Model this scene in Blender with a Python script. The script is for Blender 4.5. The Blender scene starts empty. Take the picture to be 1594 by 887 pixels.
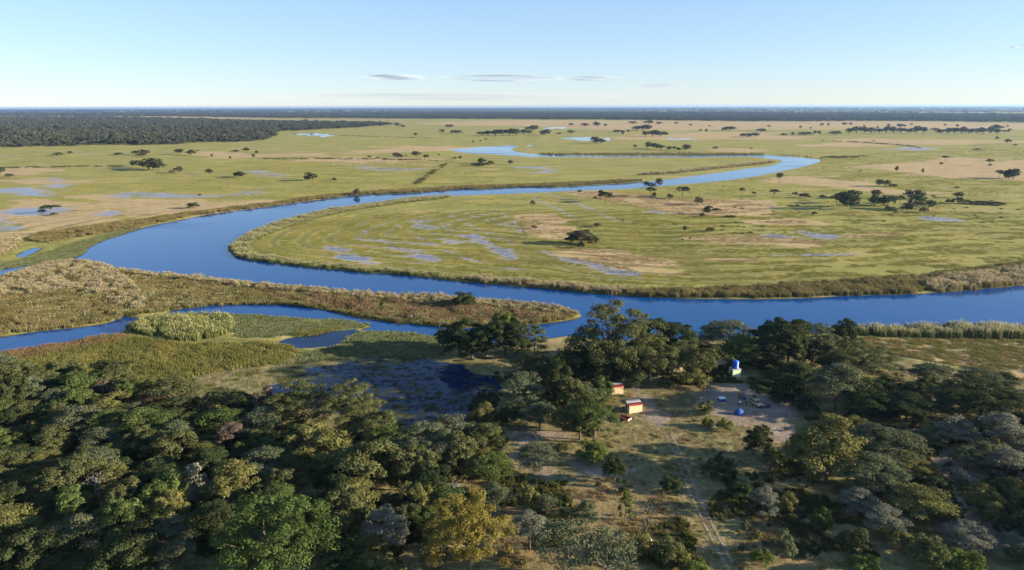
import bpy, math, random
import numpy as np
from mathutils import Vector, Matrix, Euler

R = math.radians
random.seed(7); rng = np.random.default_rng(7)
scn = bpy.context.scene
col = scn.collection

# ------------------------------------------------------------------ camera
CAM_H, FPX, IW, IH = 90.0, 1097.0, 1594.0, 887.0
PITCH, ROLL = R(14.25), R(0.18)
cam_d = bpy.data.cameras.new('camera'); cam = bpy.data.objects.new('camera', cam_d); col.objects.link(cam)
cam_d.sensor_width = 36.0; cam_d.lens = 36.0 * FPX / IW
cam_d.clip_start = 1.0; cam_d.clip_end = 120000.0
CROT = Euler((math.pi / 2 - PITCH, 0, 0)).to_matrix() @ Matrix.Rotation(-ROLL, 3, 'Z')
cam.matrix_world = Matrix.Translation((0, 0, CAM_H)) @ CROT.to_4x4()
scn.camera = cam

# ------------------------------------------------------------------ sky, sun, exposure
SUN_EL, SUN_AZ = R(13.5), R(97)          # azimuth measured clockwise from +Y
world = bpy.data.worlds.new('World'); scn.world = world; world.use_nodes = True
wn = world.node_tree.nodes; wl = world.node_tree.links
bg = wn['Background']
sky = wn.new('ShaderNodeTexSky'); sky.sky_type = 'NISHITA'; sky.sun_disc = False
sky.sun_elevation = SUN_EL; sky.sun_rotation = SUN_AZ
sky.altitude = 950; sky.air_density = 1.0; sky.dust_density = 0.0; sky.ozone_density = 5.5
tint = wn.new('ShaderNodeMix'); tint.data_type = 'RGBA'; tint.blend_type = 'MULTIPLY'; tint.inputs[0].default_value = 1.0; tint.inputs[7].default_value = (1.0, .955, .975, 1)
soft = wn.new('ShaderNodeGamma'); soft.inputs[1].default_value = .6; wl.new(sky.outputs['Color'], soft.inputs[0]); wl.new(soft.outputs[0], tint.inputs[6]); wl.new(tint.outputs[2], bg.inputs['Color']); bg.inputs['Strength'].default_value = 0.12
sun_d = bpy.data.lights.new('sun', 'SUN'); sun = bpy.data.objects.new('sun', sun_d); col.objects.link(sun)
sun_d.energy = 5.0; sun_d.angle = R(0.5); sun_d.color = (1.0, 0.83, 0.60)
sdir = Vector((math.cos(SUN_EL) * math.sin(SUN_AZ), math.cos(SUN_EL) * math.cos(SUN_AZ), math.sin(SUN_EL)))
sun.rotation_euler = sdir.to_track_quat('Z', 'Y').to_euler(); sun.location = sdir * 400
vs = scn.view_settings
vs.view_transform = 'Standard'; vs.look = 'None'; vs.gamma = 1.0; vs.use_curve_mapping = False; vs.exposure = 1.8
cy = scn.cycles
cy.max_bounces = 6; cy.diffuse_bounces = 3; cy.glossy_bounces = 3; cy.transmission_bounces = 3
cy.volume_bounces = 0; cy.transparent_max_bounces = 12; cy.use_denoising = True
cy.sample_clamp_indirect = 4.0; scn.render.filter_size = 1.1

# ------------------------------------------------------------------ helpers
CR = np.array(CROT)
def ray(px, py):
    d = CR @ np.array([(px - IW / 2) / FPX, -(py - IH / 2) / FPX, -1.0])
    return d
def at(px, py, z=0.0):
    d = ray(px, py); t = (z - CAM_H) / d[2]
    return np.array([d[0] * t, d[1] * t, z])
def ppm(p):                                # photo pixels for one metre at a ground point
    dz = -(CR.T @ (np.array(p) - np.array([0, 0, CAM_H])))[2]
    return FPX / dz
def wpoly(pts): return np.array([at(*p)[:2] for p in pts])
def chaikin(P, n=1, closed=True):
    for _ in range(n):
        Q = np.roll(P, -1, 0) if closed else P[1:]
        A = P if closed else P[:-1]
        S = np.empty((len(A) * 2, 2)); S[0::2] = A * .75 + Q * .25; S[1::2] = A * .25 + Q * .75
        if not closed: S = np.vstack([P[:1], S, P[-1:]])
        P = S
    return P
def seg_dist(X, P, closed=True):
    out = np.full(len(X), 1e9, np.float32)
    n = len(P)
    for i in range(n if closed else n - 1):
        a = P[i]; b = P[(i + 1) % n]; ab = b - a; L = max(ab @ ab, 1e-9)
        t = np.clip(((X - a) @ ab) / L, 0, 1)
        dx = X[:, 0] - a[0] - t * ab[0]; dy = X[:, 1] - a[1] - t * ab[1]
        np.minimum(out, dx * dx + dy * dy, out=out)
    return np.sqrt(out)
def inside(X, P):
    c = np.zeros(len(X), bool); n = len(P)
    for i in range(n):
        x1, y1 = P[i]; x2, y2 = P[(i + 1) % n]
        if y1 == y2: continue
        m = (y1 > X[:, 1]) != (y2 > X[:, 1])
        c ^= m & (X[:, 0] < (x2 - x1) * (X[:, 1] - y1) / (y2 - y1) + x1)
    return c
def sdf(X, P):                             # + inside
    d = seg_dist(X, P); return np.where(inside(X, P), d, -d)
def sstep(a, b, x):
    t = np.clip((x - a) / (b - a), 0, 1); return t * t * (3 - 2 * t)
def vnoise(X, s, seed=0):
    p = X / s; i = np.floor(p).astype(np.int64); f = p - i; f = f * f * (3 - 2 * f)
    def h(a, b):
        n = (a * 374761393 + b * 668265263 + seed * 974711) & 0x7fffffff
        n = ((n ^ (n >> 13)) * 1274126177) & 0x7fffffff
        return ((n ^ (n >> 16)) & 0xffff) / 65535.0
    a = h(i[:, 0], i[:, 1]); b = h(i[:, 0] + 1, i[:, 1]); c = h(i[:, 0], i[:, 1] + 1); d = h(i[:, 0] + 1, i[:, 1] + 1)
    return (a * (1 - f[:, 0]) + b * f[:, 0]) * (1 - f[:, 1]) + (c * (1 - f[:, 0]) + d * f[:, 0]) * f[:, 1] - .5

def tag(o, label=None, cat=None, group=None, kind=None):
    if label: o['label'] = label
    if cat: o['category'] = cat
    if group: o['group'] = group
    if kind: o['kind'] = kind
    return o
def link(name, data, parent=None):
    o = bpy.data.objects.new(name, data); col.objects.link(o)
    if parent: o.parent = parent
    return o
def empty(name, loc=(0, 0, 0), rz=0.0, scale=(1, 1, 1)):
    o = link(name, None); o.location = [float(v) for v in loc]; o.rotation_euler = (0, 0, rz); o.scale = [float(v) for v in scale]
    o.empty_display_size = .3
    return o
def mesh_np(name, V, F, mats=(), smooth=False, attrs=None):
    V = np.asarray(V, np.float32); F = np.asarray(F, np.int32); k = F.shape[1]
    me = bpy.data.meshes.new(name)
    me.vertices.add(len(V)); me.vertices.foreach_set('co', V.ravel())
    me.loops.add(F.size); me.loops.foreach_set('vertex_index', F.ravel())
    me.polygons.add(len(F)); me.polygons.foreach_set('loop_start', np.arange(0, F.size, k, dtype=np.int32))
    if smooth: me.polygons.foreach_set('use_smooth', np.ones(len(F), bool))
    for an, av in (attrs or {}).items():
        a = me.attributes.new(an, 'FLOAT', 'POINT'); a.data.foreach_set('value', np.asarray(av, np.float32))
    for m in mats: me.materials.append(m)
    me.update(calc_edges=True); me.validate()
    return me

class MB:                                   # small mesh collector
    def __init__(s): s.v = []; s.f = []
    def box(s, x0, x1, y0, y1, z0, z1, M=None):
        i = len(s.v)
        for z in (z0, z1):
            for x, y in ((x0, y0), (x1, y0), (x1, y1), (x0, y1)): s.v.append((x, y, z))
        s.f += [(i, i + 3, i + 2, i + 1), (i + 4, i + 5, i + 6, i + 7)] + [(i + k, i + (k + 1) % 4, i + 4 + (k + 1) % 4, i + 4 + k) for k in range(4)]
        return s
    def hexa(s, P):                         # eight corners: lower ring of four, upper ring of four
        i = len(s.v); s.v += [tuple(p) for p in P]
        s.f += [(i, i + 3, i + 2, i + 1), (i + 4, i + 5, i + 6, i + 7)] + [(i + k, i + (k + 1) % 4, i + 4 + (k + 1) % 4, i + 4 + k) for k in range(4)]
        return s
    def tube(s, pts, rad, n=6):
        pts = [Vector(p) for p in pts]; base = len(s.v)
        for k, p in enumerate(pts):
            d = (pts[min(k + 1, len(pts) - 1)] - pts[max(k - 1, 0)]).normalized()
            u = d.orthogonal().normalized(); w = d.cross(u)
            for j in range(n):
                a = 2 * math.pi * j / n; s.v.append(tuple(p + (u * math.cos(a) + w * math.sin(a)) * rad[k]))
        for k in range(len(pts) - 1):
            for j in range(n):
                a = base + k * n + j; b = base + k * n + (j + 1) % n
                s.f.append((a, b, b + n, a + n))
        s.f.append(tuple(base + j for j in range(n))[::-1]); s.f.append(tuple(base + (len(pts) - 1) * n + j for j in range(n)))
        return s
    def lathe(s, prof, n=16, c=(0, 0)):
        base = len(s.v)
        for r, z in prof:
            for j in range(n):
                a = 2 * math.pi * j / n; s.v.append((c[0] + r * math.cos(a), c[1] + r * math.sin(a), z))
        for k in range(len(prof) - 1):
            for j in range(n):
                a = base + k * n + j; b = base + k * n + (j + 1) % n
                s.f.append((a, b, b + n, a + n))
        s.f.append(tuple(base + j for j in range(n))[::-1]); s.f.append(tuple(base + (len(prof) - 1) * n + j for j in range(n)))
        return s
    def data(s, name, m, smooth=False):
        me = bpy.data.meshes.new(name); me.from_pydata(s.v, [], s.f); me.materials.append(m)
        if smooth: me.polygons.foreach_set('use_smooth', [True] * len(me.polygons))
        me.update(); return me
    def build(s, name, m, parent=None, smooth=False): return link(name, s.data(name, m, smooth), parent)

# ------------------------------------------------------------------ material helpers
class NT:
    def __init__(s, name):
        s.m = bpy.data.materials.new(name); s.m.use_nodes = True; s.t = s.m.node_tree; s.t.nodes.clear()
        s.out = s.t.nodes.new('ShaderNodeOutputMaterial')
    def n(s, typ, **kw):
        x = s.t.nodes.new(typ)
        for k, v in kw.items(): setattr(x, k, v)
        return x
    def l(s, a, b): s.t.links.new(a, b)
    def val(s, sock, v):
        if hasattr(v, 'is_linked') or isinstance(v, bpy.types.NodeSocket): s.l(v, sock)
        else: sock.default_value = v
    def mix(s, f, a, b, blend='MIX'):
        x = s.n('ShaderNodeMix', data_type='RGBA', blend_type=blend, clamp_factor=True)
        s.val(x.inputs[0], f); s.val(x.inputs[6], a if not isinstance(a, tuple) else (*a, 1)[:4]); s.val(x.inputs[7], b if not isinstance(b, tuple) else (*b, 1)[:4])
        return x.outputs[2]
    def math(s, op, a, b=0.0, clamp=False):
        x = s.n('ShaderNodeMath', operation=op, use_clamp=clamp); s.val(x.inputs[0], a); s.val(x.inputs[1], b); return x.outputs[0]
    def pos(s):
        return s.n('ShaderNodeNewGeometry').outputs['Position']
    def noise(s, scale, detail=3.0, rough=.55, vec=None, stretch=None, dist=0.0):
        v = vec or s.pos()
        if stretch:
            mp = s.n('ShaderNodeVectorMath', operation='MULTIPLY'); s.l(v, mp.inputs[0]); mp.inputs[1].default_value = stretch; v = mp.outputs[0]
        x = s.n('ShaderNodeTexNoise'); x.inputs['Scale'].default_value = scale; x.inputs['Detail'].default_value = detail
        x.inputs['Roughness'].default_value = rough; x.inputs['Distortion'].default_value = dist; s.l(v, x.inputs['Vector']); return x.outputs['Fac']
    def ramp(s, f, a, b):                  # smoothstep a..b
        x = s.n('ShaderNodeMapRange', interpolation_type='SMOOTHSTEP'); s.val(x.inputs[0], f); x.inputs[1].default_value = a; x.inputs[2].default_value = b
        return x.outputs[0]
    def attr(s, name): return s.n('ShaderNodeAttribute', attribute_name=name).outputs['Fac']
    def bsdf(s, colr, rough=.8, spec=.2, normal=None, metal=0.0):
        b = s.n('ShaderNodeBsdfPrincipled'); s.val(b.inputs['Base Color'], colr if not isinstance(colr, tuple) else (*colr, 1)[:4])
        s.val(b.inputs['Roughness'], rough); b.inputs['Specular IOR Level'].default_value = spec; b.inputs['Metallic'].default_value = metal
        if normal: s.l(normal, b.inputs['Normal'])
        return b.outputs[0]
    def done(s, sh): s.l(sh, s.out.inputs['Surface']); return s.m

def plain(name, c, rough=.7, spec=.3, var=.25, scale=3.0, metal=0.0):
    t = NT(name); tc = t.n('ShaderNodeTexCoord').outputs['Object']
    n = t.noise(scale, 4, .6, vec=tc)
    d = tuple(v * (1 - var) for v in c); u = tuple(min(1, v * (1 + var * .5)) for v in c)
    return t.done(t.bsdf(t.mix(n, d, u), rough, spec, metal=metal))

def leaf_mat(name, c, trans=.20, var=.35, warm=(.10, .10, .045), wamt=.30):
    t = NT(name)
    rnd = t.n('ShaderNodeObjectInfo').outputs['Random']; tint = t.attr('tint')
    dark = tuple(v * (1 - var) for v in c); light = tuple(v * (1 + var) for v in c)
    base = t.mix(tint, dark, light)
    base = t.mix(t.math('MULTIPLY', rnd, wamt), base, warm)
    nz = t.noise(.55, 2, .5)
    base = t.mix(t.math('MULTIPLY', t.ramp(nz, .45, .7), .35), base, tuple(v * .55 for v in c))
    d = t.n('ShaderNodeBsdfDiffuse'); t.l(base, d.inputs[0])
    tr = t.n('ShaderNodeBsdfTranslucent'); t.l(t.mix(.35, base, (c[0] * 1.6, c[1] * 1.6, c[2] * .6)), tr.inputs[0])
    m = t.n('ShaderNodeMixShader'); m.inputs[0].default_value = trans; t.l(d.outputs[0], m.inputs[1]); t.l(tr.outputs[0], m.inputs[2])
    return t.done(m.outputs[0])

LEAF = {
 'D': leaf_mat('leaf_dark_green', (.036, .053, .023)),
 'O': leaf_mat('leaf_olive', (.088, .100, .042)),
 'G': leaf_mat('leaf_grey_green', (.098, .118, .070)),
 'Y': leaf_mat('leaf_yellow_olive', (.142, .142, .050)),
 'B': leaf_mat('leaf_bright_green', (.060, .092, .028), wamt=.1),
 'P': leaf_mat('leaf_pinkish_brown', (.130, .100, .086), warm=(.12, .09, .06)),
 'S': leaf_mat('leaf_silver', (.165, .175, .140), warm=(.16, .15, .10)),
 'L': leaf_mat('leaf_lime', (.100, .130, .034), wamt=.1),
 'A': leaf_mat('leaf_golden', (.160, .134, .036), warm=(.10, .10, .03)),
 'M': leaf_mat('leaf_mid_green', (.080, .110, .036), wamt=.15),
 'K': leaf_mat('leaf_plain_tree', (.054, .064, .034), var=.45),
 'F': leaf_mat('leaf_far', (.088, .094, .070), var=.6, wamt=.5, warm=(.05, .06, .03)),
}
BARK = plain('bark_grey', (.13, .11, .09), .9, .1, .4, 6)
BARKW = plain('bark_pale', (.34, .31, .28), .9, .1, .35, 6)

# ------------------------------------------------------------------ where the water and the zones lie
river_main = [
 # near bank, right to left (runs behind the reeds and the camp trees)
 (2300,520),(1900,514),(1594,512),(1500,513),(1400,513),(1320,516),(1200,522),(1100,527),(1000,530),(930,528),(888,522),(858,526),(820,533),(760,533),(700,527),(668,520.5),
 (641,519.5),(610,517),(576,515.5),(560,513),(583,508.5),(563,504.5),(538,498.5),(475,496.5),(400,491.5),(351,488.5),(301,488.5),(285,497),(240,505),(198,512),(181,521.5),(150,526),(100,535),(50,542.5),(0,550),(-120,566),
 (-120,540),(0,524.5),(25,522),(50,517),(100,512),(150,507),(186,498),(191,492.5),(206,493.5),(226,494.5),(258,490),(261,485.5),(288,480.5),(314,477),(351,474.5),(400,474),(450,475),(488,479.5),(520,485.5),(550,493.5),(588,499.5),(626,504),(663,507.5),(720,511),(780,509),(840,505),(885,499.5),(909,493),
 (905,488),(850,477.5),(800,472),(776,469),(701,463.5),(626,462),(550,457),(475,449.5),(400,444),(326,435),(276,429.5),(213,426),(176,419),(150,410),(138,407),(118,406),(68,413),(25,426),(0,431),(-120,450),
 (-120,436),(0,420),(25,414),(68,408.5),(100,402.5),(122,400),(140,380.5),(173,368.5),(216,355.5),(251,348),(289,340.5),(336,331.5),(400,323.8),(463,315),(513,308.5),(563,302.8),(626,301),(676,297.5),(726,293.6),(751,294.5),(800,291),(863,291),(925,288),(976,284.6),(1026,281),(1076,274.6),(1126,268),(1164,262.2),(1200,258.2),(1212,254),(1221,250.6),(1210,248.2),(1194,246.4),(1176,244),(1159,243.3),(1100,244.4),(1040,244.8),(940,244.6),(833,243.8),(800,242),(764,240),(726,238.4),(703,234.6),
 (703,232.6),(726,229.8),(776,226.8),(800,226.2),(818,225.8),(806,228),(797,231),(797,234.5),(815,238.6),(863,241.4),(940,242.4),(1040,242.6),(1100,242.0),(1159,240.8),(1194,241.4),(1209,242.3),(1244,244.8),(1277,247.8),(1280,249.5),
 (1275,252.2),(1257,258),(1232,263.4),(1194,271),(1151,278.4),(1101,283.5),(1051,287.6),(1001,292.4),(951,295),(900,296.2),(850,299),(800,301),(726,303.6),(651,307.6),(601,313.6),(551,321),(500,328.6),(450,341.4),(420,350.5),(400,358),(376,369.5),(356,381),(354,384),(356,389),(364,398.5),(376,402),(400,406.5),(463,414.2),(513,419.2),(550,423.2),(613,427),(663,432),(714,438.3),(776,443.4),(800,446),(850,449.5),(925,457.4),(976,461),(1051,464.4),(1126,466),(1200,466),(1269,463.5),(1345,459.6),(1445,457.4),(1520,451),(1594,444.6),(1700,437),(1900,425),(2300,408)]
ponds = [
 [(25,399),(36,391),(55,385),(66,386),(50,395),(34,401)],
 [(863,214.3),(900,213),(928,215),(930,217.5),(918,220.3),(900,218.2),(880,216)],
 [(1051,216),(1062,214.8),(1078,216),(1070,218)],
 [(838,200.6),(855,197.6),(877,197),(868,199.6),(850,201.8)],
 [(462,208),(470,206.2),(520,209.6),(526,212),(500,211.8)],
]
WPOLY = [chaikin(wpoly(river_main), 1)] + [chaikin(wpoly(p), 1) for p in ponds]
def water_sdf(X):                          # + in the water
    out = np.full(len(X), -1e4, np.float32)
    for P in WPOLY:
        lo = P.min(0) - 260; hi = P.max(0) + 260
        m = (X[:, 0] > lo[0]) & (X[:, 0] < hi[0]) & (X[:, 1] > lo[1]) & (X[:, 1] < hi[1])
        if m.any(): out[m] = np.maximum(out[m], sdf(X[m], P))
    return out
_EA = np.vstack(WPOLY); _EB = np.vstack([np.roll(P, -1, 0) for P in WPOLY]); _OW = np.concatenate([np.full(len(P), k) for k, P in enumerate(WPOLY)])
def water_at(x, y):                        # the same for one point
    p = np.array([x, y]); ab = _EB - _EA; t = np.clip(((p - _EA) * ab).sum(1) / np.maximum((ab ** 2).sum(1), 1e-9), 0, 1)
    d = np.hypot(*(p - _EA - t[:, None] * ab).T).min()
    cr = ((_EA[:, 1] > y) != (_EB[:, 1] > y)) & (x < (ab[:, 0]) * (y - _EA[:, 1]) / np.where(ab[:, 1] == 0, 1e-9, ab[:, 1]) + _EA[:, 0])
    return d if any(np.count_nonzero(cr & (_OW == k)) % 2 for k in range(len(WPOLY))) else -d
def ground_z(X):
    return .35 + .12 * np.sin(X[:, 0] * .11 + 1.3 * np.sin(X[:, 1] * .07)) + .1 * np.sin(X[:, 1] * .09 + X[:, 0] * .031)

def swale(X, wd):
    return np.sin(np.abs(wd) * .36 + 5.0 * vnoise(X, 55, 81) + 1.6 * vnoise(X, 17, 82)) * sstep(260, 120, np.abs(wd)) * sstep(4, 14, np.abs(wd)) * (.25 + .75 * sstep(230, 80, X[:, 0]))
SCROLL = [[(560,345),(660,333),(760,326),(815,335),(818,372),(812,410),(740,412),(640,405),(580,392)]]
def zone(X, polys, soft=1.0, amp=1.0, seed=1):
    """soft world-space mask of polygons traced on the ground"""
    out = np.zeros(len(X), np.float32)
    for poly in polys:
        P = chaikin(wpoly(poly), 1); dmid = np.median(P[:, 1]); cell = max(.8, dmid * dmid / (CAM_H * FPX) * 1.3)
        s = cell * 1.6 * soft; a = cell * 5 * amp
        lo = P.min(0) - s - a; hi = P.max(0) + s + a
        m = (X[:, 0] > lo[0]) & (X[:, 0] < hi[0]) & (X[:, 1] > lo[1]) & (X[:, 1] < hi[1])
        if not m.any(): continue
        Y = X[m]; d = sdf(Y, P) + a * (vnoise(Y * [.45, 1], cell * 6, seed) + .5 * vnoise(Y * [.45, 1], cell * 2.2, seed + 3))
        out[m] = np.maximum(out[m], sstep(-s, s, d))
    return out
def streaks(X, lines, seed=5):
    out = np.zeros(len(X), np.float32)
    for pts, w in lines:
        P = chaikin(wpoly(pts), 2, False); lo = P.min(0) - 40; hi = P.max(0) + 40
        m = (X[:, 0] > lo[0]) & (X[:, 0] < hi[0]) & (X[:, 1] > lo[1]) & (X[:, 1] < hi[1])
        if not m.any(): continue
        Y = X[m]; d = seg_dist(Y, P, False) + 2.5 * vnoise(Y, 9, seed)
        out[m] = np.maximum(out[m], sstep(w, w * .35, d) )
    return out

DRY = [
 [(1335,524),(1480,529),(1700,532),(1800,640),(1594,604),(1480,570),(1390,556)],
 [(803,336),(840,333),(868,335),(893,353),(885,369),(850,374),(820,371)],
 [(838,391),(900,387),(970,394),(1038,403),(1095,430),(1025,430),(960,420),(900,408)],
 [(1063,370),(1130,366),(1200,368),(1320,378),(1250,383),(1120,380)],
 [(1294,364),(1360,360),(1417,364),(1395,371),(1319,372)], [(1150,346),(1250,343),(1314,346),(1250,350)],
 [(1105,406),(1150,402),(1200,406),(1150,410)],
 [(880,300),(960,298),(1060,308),(1200,316),(1210,326),(1090,340),(1040,332),(960,318)],
 [(1219,276),(1290,280),(1380,290),(1482,303),(1400,305),(1300,292),(1230,286)],
 [(1344,258),(1440,245),(1594,250),(1700,252),(1700,282),(1594,282),(1470,274),(1360,264)],
 [(400,236),(560,239),(700,246),(640,249),(500,247),(400,246)], [(300,236),(400,235),(400,247),(304,246)],
 [(0,262),(60,264),(115,282),(60,290),(0,285)], [(0,312),(90,310),(200,330),(170,350),(60,372),(0,366)],
 [(620,192),(800,187),(1000,188),(1200,191),(1400,190),(1800,193),(1800,205),(1500,206),(1200,208),(1050,214),(900,206),(740,199)],
 [(940,215),(1160,211),(1160,214),(1000,217)], [(1240,222),(1594,219),(1594,226),(1300,226)],
 [(230,186),(560,187),(600,190),(420,192)], [(-60,178),(130,177),(130,183),(-60,186)], [(250,181),(340,180),(340,184),(260,185)],
 [(640,230),(700,228),(690,236),(560,233)], [(1080,228),(1200,229),(1190,238),(1100,236)],
 [(120,295),(200,310),(400,314),(560,300),(480,313),(330,332),(240,350),(190,338)],
]
LAGOON = [[(400,606),(455,584),(520,566),(600,556),(670,560),(715,572),(768,584),(786,606),(774,630),(774,668),(735,676),(690,674),(600,668),(560,652),(500,648),(440,628)],
 [(440,526),(480,521),(540,514),(562,513),(576,517),(600,519),(660,523),(640,530),(560,532),(500,540),(450,542),(425,534)]]
WET = [
 [(508,384),(540,386),(563,399),(598,414.5),(563,413),(533,408)], [(728,367),(745,371),(775,380),(800,396),(803,405),(785,402),(755,389)], [(646,338),(652,340),(668,357),(690,371),(712,382),(700,380),(676,368),(656,353)],
 [(70,278),(95,276),(112,288),(108,300),(85,298)], [(163,311),(190,294),(245,299),(330,303),(400,301),(400,306),(300,309),(220,309)],
 [(0,294),(60,293),(105,303),(60,307),(0,302)], [(0,324),(60,323),(102,331),(40,334),(0,332)], [(-20,334),(18,334),(34,350),(20,366),(-20,366)],
 [(110,242),(130,239),(158,237),(150,242),(125,244)], [(0,242),(14,241),(10,247),(0,249)], [(160,330),(190,327),(182,334),(165,336)],
 [(380,266),(420,268),(465,274),(430,277),(380,273)], [(530,258),(600,260),(680,264),(600,268),(545,263)], [(620,281),(640,281),(625,285)],
 [(640,390),(672,399),(690,408),(660,404)],
 [(880,400),(940,410),(1010,428),(960,430),(910,416)], [(1150,316),(1200,318),(1240,326),(1180,327)], [(1000,326),(1060,330),(1040,336),(1005,334)],
 [(1240,360),(1290,366),(1318,373),(1280,372)], [(1194,366),(1220,367),(1215,372),(1194,370)], [(1440,340),(1500,343),(1470,347)],
 [(1400,230),(1420,226),(1436,232),(1430,235)], [(1405,219),(1440,216),(1445,219),(1420,221)], [(843,265),(862,263),(866,267),(850,269)], [(822,262),(836,260),(838,263)],
 [(1160,395),(1260,396),(1400,392),(1300,402),(1180,402)], [(0,470),(40,468),(60,478),(0,480)],

]
LINES = [([(655,338),(690,352),(735,372),(770,384),(803,404)], 3.5), ([(700,335),(730,350),(760,364)], 3), ([(600,380),(625,390),(645,400)], 2.5),
 ([(690,388),(720,402),(765,414),(800,420)], 2.5), ([(575,372),(600,376),(620,386)], 2), ([(780,333),(800,345),(810,365)], 3), ([(672,336),(705,354),(742,366)], 2.2), ([(690,334),(722,347),(758,357),(800,382)], 2.5), ([(745,332),(775,343),(806,356)], 2.5), ([(560,356),(590,372),(640,392),(690,410)], 1.8), ([(610,345),(640,365),(690,388),(740,408)], 2.0), ([(846,392),(880,408),(930,420),(1000,432)], 2.2), ([(838,402),(880,420),(940,434)], 2.0), ([(720,330),(760,345),(790,352)], 3),
 ([(850,300),(900,317),(930,330),(960,345),(1000,352)], 4), ([(830,310),(880,330),(900,345)], 3)]
SAND = [
 [(1085,600),(1130,598),(1200,602),(1236,622),(1240,650),(1200,664),(1130,660),(1080,640)],
 [(970,600),(1000,597),(1012,612),(1030,640),(1052,650),(1030,668),(1006,660),(990,625)],
 [(782,668),(850,664),(905,672),(900,690),(840,690),(860,735),(900,750),(830,752),(790,705)],
 [(880,715),(940,722),(1000,735),(960,748),(890,742)],
 [(1445,705),(1530,700),(1545,730),(1510,800),(1594,830),(1594,860),(1500,845),(1440,820),(1480,780)], [(1400,668),(1470,680),(1450,700),(1410,688)],
 [(500,855),(580,850),(570,880),(510,887)], [(1190,650),(1240,655),(1240,690),(1190,690)],
]
REDGR = [
 [(790,760),(900,750),(1010,770),(1080,800),(1120,887),(800,887),(780,840)], [(1190,790),(1260,810),(1320,887),(1150,887)],
 [(560,800),(700,850),(700,887),(540,887)],
]
CLEAR = [[(940,598),(1080,598),(1240,632),(1242,700),(1180,742),(1080,748),(900,756),(800,745),(785,680),(900,668),(930,690)], [(1020,660),(1075,740),(1150,900),(1110,900),(1050,760),(1010,680)]]
FORE = [[(-400,575),(0,575),(230,585),(300,575),(440,552),(560,545),(700,542),(830,536),(1000,530),(1330,518),(1400,560),(1594,600),(2200,640),(2200,1100),(-400,1100)]]

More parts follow.
